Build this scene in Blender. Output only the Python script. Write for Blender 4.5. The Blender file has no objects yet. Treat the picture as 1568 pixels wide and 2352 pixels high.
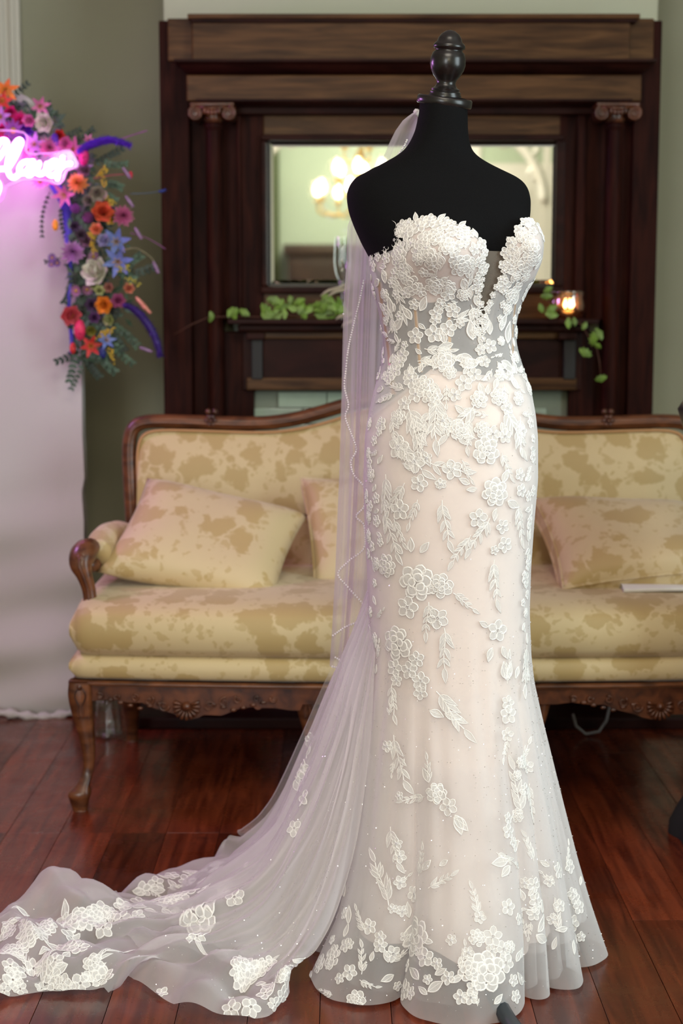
import bpy, bmesh, math, random
import numpy as np
from math import sin, cos, pi, radians as R
from mathutils import Vector, Matrix
from mathutils.bvhtree import BVHTree
rng = random.Random(7)
nrg = np.random.default_rng(7)
C = bpy.context.scene.collection
SC = bpy.context.scene

# ------------------------------------------------------------------ camera, light, exposure
W_, H_ = 1568, 2352
FOC, CAMZ, HORI = 3600.0, 1.2, 720.0
PITCH = math.atan((1176 - HORI) / FOC)
cam = bpy.data.cameras.new('camera')
cam.sensor_fit = 'VERTICAL'; cam.sensor_height = 36.0; cam.sensor_width = 24.0
cam.lens = 36.0 * FOC / H_
cam.clip_start = 0.05
cam.dof.use_dof = True; cam.dof.focus_distance = 2.74; cam.dof.aperture_fstop = 3.6
camo = bpy.data.objects.new('camera', cam); C.objects.link(camo)
camo.location = (0, 0, CAMZ); camo.rotation_euler = (pi/2 - PITCH, 0, 0)
SC.camera = camo
SC.view_settings.view_transform = 'Standard'; SC.view_settings.look = 'None'
SC.view_settings.gamma = 1.0; SC.view_settings.use_curve_mapping = False
SC.view_settings.exposure = 0.0
SC.cycles.transparent_max_bounces = 24
SC.cycles.max_bounces = 8
SC.cycles.sample_clamp_indirect = 4.0
SC.cycles.caustics_reflective = False; SC.cycles.caustics_refractive = False

wd = bpy.data.worlds.new('daylight'); SC.world = wd; wd.use_nodes = True
wd.node_tree.nodes['Background'].inputs[0].default_value = (0.62, 0.72, 0.82, 1)
wd.node_tree.nodes['Background'].inputs[1].default_value = 0.6

def area(name, loc, target, sx, sy, power, col):
    l = bpy.data.lights.new(name, 'AREA'); l.shape = 'RECTANGLE'; l.size = sx; l.size_y = sy
    l.energy = power; l.color = col
    o = bpy.data.objects.new(name, l); C.objects.link(o); o.location = loc
    o.rotation_euler = (Vector(target) - Vector(loc)).to_track_quat('-Z', 'Y').to_euler()
    return o
# daylight falling through the windows: right wall and the wall behind the camera
area('window_daylight', (2.72, 1.35, 1.75), (0, 1.95, 1.2), 1.5, 1.9, 74, (0.82, 0.97, 1.0))
area('window_daylight', (-1.55, -3.15, 1.75), (-0.5, 3, 1.1), 1.2, 1.9, 88, (0.93, 0.97, 1.0))
area('magenta_fill_light', (-1.62, 3.95, 1.80), (0.15, 3.0, 0.9), 0.35, 0.35, 11, (0.84, 0.36, 1.0))  # added fill, strengthens the lavender cast of the sign on veil and sofa
area('ceiling_fill_light', (0.1, 1.2, 3.02), (0.1, 1.6, 0), 1.0, 1.0, 28, (1.0, 0.9, 0.76))  # added warm fill, no lamp hangs here
area('ceiling_fill_light', (0.4, -1.9, 3.02), (0.4, -2.4, 0), 1.2, 1.0, 85, (1.0, 0.93, 0.8))  # added fill to brighten the room reflected in the mirror

# ------------------------------------------------------------------ pixel -> world
CP, SP = cos(PITCH), sin(PITCH)
def at(px, py, d):
    u = (px - 784.0) / FOC; v = -(py - 1176.0) / FOC
    y = CP + v*SP; z = -SP + v*CP
    k = d / y
    return Vector((u*k, d, CAMZ + z*k))
def fl(px, py, z=0.0):
    u = (px - 784.0) / FOC; v = -(py - 1176.0) / FOC
    y = CP + v*SP; zz = -SP + v*CP
    k = (z - CAMZ) / zz
    return Vector((u*k, y*k, z))
def ray(px, py):
    p = at(px, py, 3.0); return (p - Vector((0, 0, CAMZ))).normalized()

# ------------------------------------------------------------------ materials
def mat(name):
    m = bpy.data.materials.new(name); m.use_nodes = True
    nt = m.node_tree; nt.nodes.clear()
    out = nt.nodes.new('ShaderNodeOutputMaterial')
    return m, nt, out
def N(nt, typ, **kw):
    n = nt.nodes.new(typ)
    for k, v in kw.items(): setattr(n, k, v)
    return n
def principled(nt, out, col, rough, **kw):
    b = N(nt, 'ShaderNodeBsdfPrincipled')
    b.inputs['Base Color'].default_value = (*col, 1); b.inputs['Roughness'].default_value = rough
    for k, v in kw.items():
        b.inputs[k].default_value = v
    nt.links.new(b.outputs[0], out.inputs[0])
    return b
def simple(name, col, rough=0.5, bump=0.0, bscale=60.0, vary=0.0, vscale=5.0, **kw):
    m, nt, out = mat(name)
    b = principled(nt, out, col, rough, **kw)
    tc = N(nt, 'ShaderNodeTexCoord')
    if vary:
        n = N(nt, 'ShaderNodeTexNoise'); n.inputs['Scale'].default_value = vscale; n.inputs['Detail'].default_value = 5
        nt.links.new(tc.outputs['Object'], n.inputs['Vector'])
        r = N(nt, 'ShaderNodeValToRGB')
        r.color_ramp.elements[0].position = .3; r.color_ramp.elements[1].position = .7
        r.color_ramp.elements[0].color = (*[c*(1-vary) for c in col], 1)
        r.color_ramp.elements[1].color = (*[min(1, c*(1+vary)) for c in col], 1)
        nt.links.new(n.outputs['Fac'], r.inputs[0]); nt.links.new(r.outputs[0], b.inputs['Base Color'])
    if bump:
        n = N(nt, 'ShaderNodeTexNoise'); n.inputs['Scale'].default_value = bscale; n.inputs['Detail'].default_value = 3
        nt.links.new(tc.outputs['Object'], n.inputs['Vector'])
        bp = N(nt, 'ShaderNodeBump'); bp.inputs['Strength'].default_value = bump; bp.inputs['Distance'].default_value = .004
        nt.links.new(n.outputs['Fac'], bp.inputs['Height']); nt.links.new(bp.outputs[0], b.inputs['Normal'])
    return m
def wood(name, c0, c1, rough=0.32, stretch=(1, 1, 14), scale=5.0, rnd=False, scuff=False, coat=0.0, spec=.5):
    m, nt, out = mat(name)
    b = principled(nt, out, c0, rough)
    b.inputs['Coat Weight'].default_value = coat; b.inputs['Coat Roughness'].default_value = .12; b.inputs['Specular IOR Level'].default_value = spec
    tc = N(nt, 'ShaderNodeTexCoord'); mp = N(nt, 'ShaderNodeMapping'); mp.inputs['Scale'].default_value = stretch
    nt.links.new(tc.outputs['Object'], mp.inputs[0])
    vec = mp.outputs[0]
    if rnd:
        oi = N(nt, 'ShaderNodeObjectInfo'); ad = N(nt, 'ShaderNodeVectorMath', operation='ADD')
        cb = N(nt, 'ShaderNodeCombineXYZ'); mu = N(nt, 'ShaderNodeMath', operation='MULTIPLY'); mu.inputs[1].default_value = 40
        nt.links.new(oi.outputs['Random'], mu.inputs[0]); nt.links.new(mu.outputs[0], cb.inputs[0]); nt.links.new(mu.outputs[0], cb.inputs[1])
        nt.links.new(vec, ad.inputs[0]); nt.links.new(cb.outputs[0], ad.inputs[1]); vec = ad.outputs[0]
    n = N(nt, 'ShaderNodeTexNoise'); n.inputs['Scale'].default_value = scale; n.inputs['Detail'].default_value = 6
    n.inputs['Distortion'].default_value = .6
    nt.links.new(vec, n.inputs['Vector'])
    r = N(nt, 'ShaderNodeValToRGB'); r.color_ramp.elements[0].position = .33; r.color_ramp.elements[1].position = .68
    r.color_ramp.elements[0].color = (*c0, 1); r.color_ramp.elements[1].color = (*c1, 1)
    nt.links.new(n.outputs['Fac'], r.inputs[0])
    col = r.outputs[0]
    if rnd:
        hs = N(nt, 'ShaderNodeHueSaturation'); mr = N(nt, 'ShaderNodeMapRange')
        mr.inputs['To Min'].default_value = .6; mr.inputs['To Max'].default_value = 1.35
        nt.links.new(oi.outputs['Random'], mr.inputs[0]); nt.links.new(mr.outputs[0], hs.inputs['Value'])
        nt.links.new(col, hs.inputs['Color']); col = hs.outputs[0]
    if scuff:
        n2 = N(nt, 'ShaderNodeTexNoise'); n2.inputs['Scale'].default_value = 7; n2.inputs['Detail'].default_value = 8; n2.inputs['Roughness'].default_value = .7
        ge = N(nt, 'ShaderNodeNewGeometry'); nt.links.new(ge.outputs['Position'], n2.inputs['Vector'])
        r2 = N(nt, 'ShaderNodeValToRGB'); r2.color_ramp.elements[0].position = .62; r2.color_ramp.elements[1].position = .72
        r2.color_ramp.elements[0].color = (1, 1, 1, 1); r2.color_ramp.elements[1].color = (.28, .25, .25, 1)
        nt.links.new(n2.outputs['Fac'], r2.inputs[0])
        mx = N(nt, 'ShaderNodeMix', data_type='RGBA', blend_type='MULTIPLY'); mx.inputs[0].default_value = 1
        nt.links.new(col, mx.inputs[6]); nt.links.new(r2.outputs[0], mx.inputs[7]); col = mx.outputs[2]
        r3 = N(nt, 'ShaderNodeMapRange'); r3.inputs['From Min'].default_value = .35; r3.inputs['From Max'].default_value = .7
        r3.inputs['To Min'].default_value = rough*.7; r3.inputs['To Max'].default_value = rough*1.9
        nt.links.new(n2.outputs['Fac'], r3.inputs[0]); nt.links.new(r3.outputs[0], b.inputs['Roughness'])
    nt.links.new(col, b.inputs['Base Color'])
    bp = N(nt, 'ShaderNodeBump'); bp.inputs['Strength'].default_value = .12; bp.inputs['Distance'].default_value = .002
    nt.links.new(n.outputs['Fac'], bp.inputs['Height']); nt.links.new(bp.outputs[0], b.inputs['Normal'])
    return m
def tulle(name, col, alpha, edge, transl=.4):
    """net fabric: see-through face on, denser where the cloth turns edge on"""
    m, nt, out = mat(name)
    lw = N(nt, 'ShaderNodeLayerWeight'); lw.inputs['Blend'].default_value = .35
    mr = N(nt, 'ShaderNodeMapRange'); mr.inputs['To Min'].default_value = alpha; mr.inputs['To Max'].default_value = edge
    nt.links.new(lw.outputs['Facing'], mr.inputs[0])
    tr = N(nt, 'ShaderNodeBsdfTransparent'); df = N(nt, 'ShaderNodeBsdfDiffuse'); tl = N(nt, 'ShaderNodeBsdfTranslucent')
    df.inputs[0].default_value = (*col, 1); tl.inputs[0].default_value = (*col, 1)
    m1 = N(nt, 'ShaderNodeMixShader'); m1.inputs[0].default_value = transl
    nt.links.new(df.outputs[0], m1.inputs[1]); nt.links.new(tl.outputs[0], m1.inputs[2])
    m2 = N(nt, 'ShaderNodeMixShader')
    nt.links.new(mr.outputs[0], m2.inputs[0]); nt.links.new(tr.outputs[0], m2.inputs[1]); nt.links.new(m1.outputs[0], m2.inputs[2])
    nt.links.new(m2.outputs[0], out.inputs[0])
    return m
def emis(name, col, s):
    m, nt, out = mat(name); e = N(nt, 'ShaderNodeEmission'); e.inputs[0].default_value = (*col, 1); e.inputs[1].default_value = s
    nt.links.new(e.outputs[0], out.inputs[0]); return m
def glass(name, col=(1, 1, 1), rough=0.02, alpha=.25):
    m, nt, out = mat(name)
    tr = N(nt, 'ShaderNodeBsdfTransparent'); tr.inputs[0].default_value = (*col, 1)
    gl = N(nt, 'ShaderNodeBsdfGlossy'); gl.inputs['Roughness'].default_value = rough
    lw = N(nt, 'ShaderNodeLayerWeight'); lw.inputs['Blend'].default_value = .35
    mr = N(nt, 'ShaderNodeMapRange'); mr.inputs['To Min'].default_value = alpha*.4; mr.inputs['To Max'].default_value = min(1, alpha*3)
    nt.links.new(lw.outputs['Facing'], mr.inputs[0])
    mx = N(nt, 'ShaderNodeMixShader'); nt.links.new(mr.outputs[0], mx.inputs[0])
    nt.links.new(tr.outputs[0], mx.inputs[1]); nt.links.new(gl.outputs[0], mx.inputs[2]); nt.links.new(mx.outputs[0], out.inputs[0])
    return m
def damask(name, base, pat, scale=7.0, thr=.40):
    m, nt, out = mat(name)
    b = principled(nt, out, base, .55); b.inputs['Sheen Weight'].default_value = .25
    tc = N(nt, 'ShaderNodeTexCoord')
    def warp(vec, sc, amt):
        n = N(nt, 'ShaderNodeTexNoise'); n.inputs['Scale'].default_value = sc; n.inputs['Detail'].default_value = 2
        nt.links.new(tc.outputs['Object'], n.inputs['Vector'])
        s = N(nt, 'ShaderNodeVectorMath', operation='SUBTRACT'); s.inputs[1].default_value = (.5, .5, .5)
        nt.links.new(n.outputs['Color'], s.inputs[0])
        k = N(nt, 'ShaderNodeVectorMath', operation='SCALE'); k.inputs['Scale'].default_value = amt
        nt.links.new(s.outputs[0], k.inputs[0])
        a = N(nt, 'ShaderNodeVectorMath', operation='ADD'); nt.links.new(vec, a.inputs[0]); nt.links.new(k.outputs[0], a.inputs[1])
        return a.outputs[0]
    v = warp(tc.outputs['Object'], 10, .09); v = warp(v, 34, .05); v = warp(v, 80, .018)
    vo = N(nt, 'ShaderNodeTexVoronoi'); vo.inputs['Scale'].default_value = scale
    nt.links.new(v, vo.inputs['Vector'])
    r = N(nt, 'ShaderNodeMapRange'); r.inputs['From Min'].default_value = thr-.03; r.inputs['From Max'].default_value = thr+.03
    r.inputs['To Min'].default_value = 1; r.inputs['To Max'].default_value = 0
    nt.links.new(vo.outputs['Distance'], r.inputs[0])
    v2 = N(nt, 'ShaderNodeTexVoronoi'); v2.inputs['Scale'].default_value = scale*2.6; nt.links.new(v, v2.inputs['Vector'])
    r2 = N(nt, 'ShaderNodeMapRange'); r2.inputs['From Min'].default_value = .26; r2.inputs['From Max'].default_value = .36
    r2.inputs['To Min'].default_value = .7; r2.inputs['To Max'].default_value = 0
    nt.links.new(v2.outputs['Distance'], r2.inputs[0])
    mxx = N(nt, 'ShaderNodeMath', operation='MAXIMUM'); nt.links.new(r.outputs[0], mxx.inputs[0]); nt.links.new(r2.outputs[0], mxx.inputs[1])
    mx = N(nt, 'ShaderNodeMix', data_type='RGBA'); mx.inputs[6].default_value = (*base, 1); mx.inputs[7].default_value = (*pat, 1)
    nt.links.new(mxx.outputs[0], mx.inputs[0]); nt.links.new(mx.outputs[2], b.inputs['Base Color'])
    return m

M = {}
M['wall'] = simple('sage_plaster', (.36, .355, .262), .8, vary=.06, vscale=1.5, bump=.1)
M['breast'] = simple('pale_sage_plaster', (.56, .58, .44), .8, vary=.04, vscale=1.5)
M['rear'] = simple('pale_green_plaster', (.42, .50, .37), .8, vary=.04, vscale=1.5)
M['white'] = simple('white_paint', (.72, .69, .62), .4)
M['ceil'] = simple('ceiling_paint', (.75, .73, .66), .9)
M['mahog'] = wood('dark_mahogany', (.014, .0042, .0035), (.038, .010, .007), .45, stretch=(1, 4, 1.6), scale=6, spec=.1)
M['mahogh'] = wood('lamplit_mahogany_boards', (.045, .019, .007), (.135, .064, .024), .38, stretch=(1.2, 4, 12), scale=4, spec=.14)  # lighter brown: chandelier light on the boards put into the colour
M['mahogv'] = wood('dark_mahogany_uprights', (.015, .0042, .0035), (.042, .0105, .007), .48, stretch=(12, 4, 1.2), scale=4, spec=.05)
M['carve'] = wood('walnut_carved', (.035, .010, .005), (.15, .045, .016), .38, stretch=(3, 3, 3), scale=9, coat=.1)
M['walnut'] = wood('walnut_frame', (.06, .019, .008), (.20, .068, .024), .33, stretch=(2, 2, 6), scale=7, coat=.12)
M['floor'] = wood('heart_pine_planks', (.075, .012, .005), (.20, .038, .013), .24, stretch=(14, 1.1, 1), scale=3.2, rnd=True, scuff=True, coat=.2, spec=.4)
M['sub'] = simple('dark_gap', (.01, .006, .005), .9)
M['damask'] = damask('gold_damask', (.64, .50, .27), (.49, .35, .145), 11.5, .45)
M['damask2'] = damask('gold_damask_pillow', (.66, .52, .30), (.52, .37, .16), 11.0, .45)
M['piping'] = simple('peach_piping', (.52, .28, .12), .6)
M['backdrop'] = simple('white_linen', (.60, .565, .545), .85, bump=.25, bscale=400)
M['mirror'] = simple('silvered_glass', (.80, .83, .78), .02, Metallic=1.0)
M['black'] = simple('black_jersey', (.0042, .0042, .005), .9, bump=.25, bscale=900, **{'Specular IOR Level': .12})
M['blackwood'] = simple('black_lacquered_wood', (.010, .008, .008), .28, vary=.3, vscale=20)
M['leg_iron'] = simple('black_blue_iron', (.012, .02, .028), .35)
M['satin'] = simple('blush_satin', (.86, .745, .69), .5, **{'Sheen Weight': .3})
M['cup'] = simple('blush_cup', (.90, .73, .66), .6)
M['tulle'] = tulle('glitter_tulle', (.95, .935, .945), .30, .92, .25)
M['tulle2'] = tulle('soft_netting', (.93, .915, .93), .15, .7)
M['veil'] = tulle('veil_tulle', (.95, .92, .95), .42, .95, .5)
M['train'] = tulle('train_tulle', (.96, .94, .95), .42, .95, .4)
M['sheer'] = tulle('sheer_bodice_mesh', (.80, .78, .79), .46, .85, .15)
M['tan'] = tulle('tan_plunge_mesh', (.25, .21, .175), .55, .9, .1)
M['bone'] = simple('nude_boning', (.50, .36, .26), .35)
M['cord'] = simple('white_embroidery_thread', (.90, .885, .87), .6)
def lacefill():
    m, nt, out = mat('lace_stitch_fill')
    b = principled(nt, out, (.90, .88, .87), .6)
    tc = N(nt, 'ShaderNodeTexCoord'); w = N(nt, 'ShaderNodeTexWave'); w.inputs['Scale'].default_value = 260
    w.inputs['Distortion'].default_value = 3; nt.links.new(tc.outputs['Object'], w.inputs[0])
    bp = N(nt, 'ShaderNodeBump'); bp.inputs['Strength'].default_value = .6; bp.inputs['Distance'].default_value = .0008
    nt.links.new(w.outputs[1], bp.inputs['Height']); nt.links.new(bp.outputs[0], b.inputs['Normal'])
    tr = N(nt, 'ShaderNodeBsdfTransparent'); mx = N(nt, 'ShaderNodeMixShader'); mx.inputs[0].default_value = .72
    nt.links.new(tr.outputs[0], mx.inputs[1]); nt.links.new(b.outputs[0], mx.inputs[2]); nt.links.new(mx.outputs[0], out.inputs[0])
    return m
M['fill'] = lacefill()
M['bead'] = simple('crystal_bead', (.95, .93, .95), .12, Metallic=.15)
M['glit'] = simple('glitter_fleck', (.95, .93, .95), .15, Metallic=.8)
M['neon'] = emis('neon_tube', (1.0, .28, 1.0), 13)
M['acryl'] = glass('acrylic_sheet', (.97, .93, 1), .05, .10)
M['bulb'] = emis('warm_bulb', (1.0, .82, .48), 90)
M['gold'] = simple('polished_brass', (.78, .52, .16), .22, Metallic=1.0)
M['glass'] = glass('clear_glass', (.97, .99, .98), .05, .16)
M['crystal'] = glass('cut_crystal', (.95, .97, .98), .08, .22)
M['merc'] = glass('amber_mercury_glass', (1.0, .74, .50), .12, .42)
M['flame'] = emis('candle_flame', (1.0, .75, .38), 30)
M['wax'] = simple('candle_wax', (.85, .74, .55), .5)
M['tile'] = simple('glazed_green_tile', (.44, .54, .43), .12, vary=.18, vscale=9)
M['grout'] = simple('tile_grout', (.25, .28, .22), .9)
M['iron'] = simple('firebox_iron', (.012, .011, .011), .6)
M['blackcloth'] = simple('black_cloth', (.006, .006, .006), .9)
M['blackplastic'] = simple('black_plastic', (.012, .011, .011), .4)
M['cable'] = simple('white_cable', (.35, .33, .32), .5)
M['linen'] = simple('white_cotton', (.86, .86, .84), .7)
M['ivy'] = simple('ivy_leaf', (.16, .28, .035), .45, vary=.4, vscale=30)
M['vine'] = simple('vine_stem', (.10, .035, .02), .6)
M['pale_sprig'] = simple('pale_dried_leaf', (.42, .38, .26), .6)
M['leafg'] = simple('eucalyptus_leaf', (.07, .13, .08), .55, vary=.4, vscale=30)
M['leafd'] = simple('dark_green_leaf', (.022, .045, .028), .5, vary=.4, vscale=30)
M['ribbon'] = simple('royal_blue_ribbon', (.05, .03, .42), .5)
M['dkroom'] = simple('dark_cabinet_wood', (.035, .018, .010), .4, vary=.4, vscale=4)
M['curtain'] = simple('olive_curtain', (.10, .125, .055), .8)
_petal = {}
def petal(col):
    k = tuple(round(c, 3) for c in col)
    if k not in _petal: _petal[k] = simple('petal_colour', k, .55, vary=.22, vscale=60)
    return _petal[k]

# ------------------------------------------------------------------ mesh builder
class MB:
    def __init__(s): s.v = []; s.f = []; s.m = []
    def add(s, V, F, mi=0):
        o = len(s.v); s.v.extend([tuple(map(float, p)) for p in V]); s.f.extend([tuple(i+o for i in f) for f in F]); s.m.extend([mi]*len(F)); return s
    def box(s, a, b, mi=0, bev=0.0):
        x0, y0, z0 = a; x1, y1, z1 = b
        x0, x1 = min(x0, x1), max(x0, x1); y0, y1 = min(y0, y1), max(y0, y1); z0, z1 = min(z0, z1), max(z0, z1)
        if bev <= 0:
            V = [(x0,y0,z0),(x1,y0,z0),(x1,y1,z0),(x0,y1,z0),(x0,y0,z1),(x1,y0,z1),(x1,y1,z1),(x0,y1,z1)]
            F = [(0,3,2,1),(4,5,6,7),(0,1,5,4),(1,2,6,5),(2,3,7,6),(3,0,4,7)]
            return s.add(V, F, mi)
        bev = min(bev, (x1-x0)*.45, (y1-y0)*.45, (z1-z0)*.45)
        bm = bmesh.new(); bmesh.ops.create_cube(bm, size=1.0)
        for v in bm.verts: v.co = Vector(((x0+x1)/2 + v.co.x*(x1-x0), (y0+y1)/2 + v.co.y*(y1-y0), (z0+z1)/2 + v.co.z*(z1-z0)))
        bmesh.ops.bevel(bm, geom=bm.edges[:], offset=bev, segments=2, affect='EDGES', profile=.6)
        bm.verts.index_update()
        s.add([v.co for v in bm.verts], [[v.index for v in f.verts] for f in bm.faces], mi); bm.free(); return s
    def grid(s, P, close=False, mi=0):
        P = np.asarray(P); ny, nx = P.shape[:2]; V = P.reshape(-1, 3); F = []
        for j in range(ny-1):
            for i in range(nx-1 if not close else nx):
                i2 = (i+1) % nx; F.append((j*nx+i, j*nx+i2, (j+1)*nx+i2, (j+1)*nx+i))
        return s.add(V, F, mi)
    def lathe(s, prof, c, n=24, axis=(0, 0, 1), mi=0, flute=0, fa=0.0):
        ax = Vector(axis).normalized(); q = Vector((0, 0, 1)).rotation_difference(ax); c = Vector(c)
        P = []
        for r, z in prof:
            row = []
            for k in range(n):
                a = 2*pi*k/n; rr = r*(1+fa*cos(flute*a)) if flute else r
                row.append(c + q @ Vector((rr*cos(a), rr*sin(a), z)))
            P.append([tuple(p) for p in row])
        s.grid(P, True, mi)
        return s
    def tube(s, pts, rad, n=8, mi=0, cap=True, flat=1.0, closed=False):
        pts = [Vector(p) for p in pts]; m = len(pts)
        if not hasattr(rad, '__len__'): rad = [rad]*m
        up = None; rows = []
        for i, p in enumerate(pts):
            if closed: t = pts[(i+1) % m] - pts[i-1]
            else: t = pts[min(i+1, m-1)] - pts[max(i-1, 0)]
            if t.length < 1e-9: t = Vector((0, 0, 1))
            t.normalize()
            if up is None:
                up = Vector((0, 0, 1)) if abs(t.z) < .9 else Vector((0, 1, 0))
            a = t.cross(up)
            if a.length < 1e-6: a = t.orthogonal()
            a.normalize(); b = a.cross(t).normalized(); up = b
            rows.append([tuple(p + a*(rad[i]*cos(2*pi*k/n)) + b*(rad[i]*flat*sin(2*pi*k/n))) for k in range(n)])
        if closed: rows.append(rows[0])
        s.grid(rows, True, mi)
        if cap and not closed:
            o = len(s.v) - m*n
            s.f.append(tuple(o+k for k in range(n))[::-1]); s.m.append(mi)
            s.f.append(tuple(o+(m-1)*n+k for k in range(n))); s.m.append(mi)
        return s
    def sph(s, c, r, n=8, mi=0, sc=(1, 1, 1)):
        P = []
        for j in range(n//2+1):
            t = pi*j/(n//2); P.append([(c[0]+r*sc[0]*max(sin(t), .001)*cos(2*pi*k/n), c[1]+r*sc[1]*max(sin(t), .001)*sin(2*pi*k/n), c[2]+r*sc[2]*cos(t)) for k in range(n)])
        return s.grid(P, True, mi)
    def build(s, name, mats, parent=None, smooth=True, **tags):
        me = bpy.data.meshes.new(name); me.from_pydata(s.v, [], s.f)
        if not isinstance(mats, (list, tuple)): mats = [mats]
        for m_ in mats: me.materials.append(m_)
        if any(s.m): me.polygons.foreach_set('material_index', s.m)
        me.polygons.foreach_set('use_smooth', [smooth]*len(s.f))
        if smooth == 'auto' or smooth is True:
            pass
        me.update()
        o = bpy.data.objects.new(name, me); C.objects.link(o)
        if parent is not None: o.parent = parent
        for k, v in tags.items(): o[k] = v
        return o
def sharp(o, ang=40):
    me = o.data; bm = bmesh.new(); bm.from_mesh(me)
    for e in bm.edges:
        if len(e.link_faces) == 2 and e.calc_face_angle(0) > R(ang): e.smooth = False
    bm.to_mesh(me); bm.free(); return o
def thing(name, label, cat, group=None):
    o = bpy.data.objects.new(name, None); C.objects.link(o); o['label'] = label; o['category'] = cat
    if group: o['group'] = group
    return o
def struct(o): o['kind'] = 'structure'; return o
def cat(P, n, closed=False):
    """Catmull-Rom through rows of P (k,...) -> n samples"""
    P = np.asarray(P, float); k = len(P)
    t = np.linspace(0, k-1, n); i = np.clip(t.astype(int), 0, k-2); f = t - i
    def g(j): return P[np.clip(j, 0, k-1)]
    p0, p1, p2, p3 = g(i-1), g(i), g(i+1), g(i+2)
    f = f.reshape([-1]+[1]*(P.ndim-1))
    return .5*((2*p1) + (-p0+p2)*f + (2*p0-5*p1+4*p2-p3)*f**2 + (-p0+3*p1-3*p2+p3)*f**3)
def V3(pts): return [tuple(p) for p in pts]

# ================================================================== room
RX0, RX1, RY0, RY1, CZ = -2.6, 2.6, -3.3, 5.3, 3.15
YB = 4.89                                   # chimney breast face
fb = MB().box((RX0-.1, RY0-.1, -.12), (RX1+.1, RY1+.1, -.021)); floor = struct(fb.build('floor', M['sub'], smooth=False))
struct(MB().box((RX0-.1, RY0-.1, CZ), (RX1+.1, RY1+.1, CZ+.1)).build('ceiling', M['ceil'], smooth=False))
struct(MB().box((RX0-.1, RY1, -.1), (RX1+.1, RY1+.1, CZ)).build('wall_back', M['wall'], smooth=False))
struct(MB().box((RX0-.1, RY0-.1, -.1), (RX0, RY1, CZ)).build('wall_left', M['wall'], smooth=False))
w = MB()                                     # right wall with its window opening
wy0, wy1, wz0, wz1 = .6, 2.1, .8, 2.7
w.box((RX1, RY0, -.1), (RX1+.1, wy0, CZ)).box((RX1, wy1, -.1), (RX1+.1, RY1, CZ)).box((RX1, wy0, -.1), (RX1+.1, wy1, wz0)).box((RX1, wy0, wz1), (RX1+.1, wy1, CZ))
struct(w.build('wall_right', M['rear'], smooth=False))
w = MB(); vx0, vx1 = -2.15, -.95             # wall behind the camera
w.box((RX0, RY0-.1, -.1), (vx0, RY0, CZ)).box((vx1, RY0-.1, -.1), (RX1, RY0, CZ)).box((vx0, RY0-.1, -.1), (vx1, RY0, wz0)).box((vx0, RY0-.1, wz1), (vx1, RY0, CZ))
struct(w.build('wall_front', M['rear'], smooth=False))
def window(name, c0, c1, along):
    o = struct(MB().box(*c0).build(name, M['white'], smooth=False)) if False else None
    m = MB(); (x0, y0, z0), (x1, y1, z1) = c0, c1
    if along == 'y':
        m.box((x0, y0-.1, z0-.1), (x1, y0, z1+.1)).box((x0, y1, z0-.1), (x1, y1+.1, z1+.1)).box((x0, y0, z1), (x1, y1, z1+.1)).box((x0-.03, y0-.12, z0-.1), (x1, y1+.12, z0))
        m.box((x0, y0, (z0+z1)/2-.02), (x1, y1, (z0+z1)/2+.02)).box((x0, (y0+y1)/2-.012, z0), (x1, (y0+y1)/2+.012, z1))
    else:
        m.box((x0-.1, y0, z0-.1), (x0, y1, z1+.1)).box((x1, y0, z0-.1), (x1+.1, y1, z1+.1)).box((x0, y0, z1), (x1, y1, z1+.1)).box((x0-.12, y0, z0-.1), (x1+.12, y1+.03, z0))
        m.box((x0, y0, (z0+z1)/2-.02), (x1, y1, (z0+z1)/2+.02)).box(((x0+x1)/2-.012, y0, z0), ((x0+x1)/2+.012, y1, z1))
    o = struct(m.build(name, M['white'], smooth=False)); return o
window('window_1', (RX1-.03, wy0, wz0), (RX1-.002, wy1, wz1), 'y')
window('window_2', (vx0, RY0+.002, wz0), (vx1, RY0+.03, wz1), 'x')
# chimney breast
bx0, bx1 = at(376, 20, YB).x, at(1510, 20, YB).x
struct(MB().box((bx0, YB, 0), (bx1, RY1, CZ)).build('wall_chimney', M['breast'], smooth=False))
# white casing at far left of the back wall
cx1 = at(50, 100, RY1).x; cx0 = cx1-.16
t = MB().box((cx0, RY1-.03, 0), (cx1, RY1, CZ-.3), bev=.004)
for k in range(4): t.box((cx0+.02+k*.036, RY1-.042, 0), (cx0+.038+k*.036, RY1-.028, CZ-.3), bev=.004)
struct(t.build('trim_1', M['white']))
struct(MB().box((RX0, RY1-.02, 0), (bx0, RY1, .16), bev=.004).build('baseboard_left', M['white']))
struct(MB().box((bx1, RY1-.02, 0), (RX1, RY1, .16), bev=.004).build('baseboard_right', M['white']))
# planks
PWD = .1235; xs0 = -.408 - PWD*18
def plank_mesh(L):
    m = MB().box((-PWD/2+.0006, -L/2+.0004, -.02), (PWD/2-.0006, L/2-.0004, 0), bev=.0004)
    me = m.build('plank', M['floor'], smooth=False); return me
cache = {}
for k in range(42):
    xc = xs0 + PWD*(k+.5)
    if xc > RX1: break
    if xc < RX0: continue
    JY = fl(150, 1913).y
    ys = [RY0]
    if xc < -.16: cuts = [JY-2.6, JY, ]
    else: cuts = [round(rng.choice([1.1, 1.5, 1.9]), 1), round(rng.choice([3.0, 3.35, 4.2, 4.6]), 2)]
    ys += [.2 - rng.choice([.0, .6, 1.2])] + [c for c in cuts if c > .3] + [RY1]
    for a, b in zip(ys[:-1], ys[1:]):
        L = round(b-a, 3)
        if L not in cache:
            o = plank_mesh(L); cache[L] = o.data
        else:
            o = bpy.data.objects.new('plank', cache[L]); C.objects.link(o)
        o.parent = floor; o.location = (xc, (a+b)/2, rng.uniform(-.0005, .0005))
floor['kind'] = 'structure'

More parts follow.
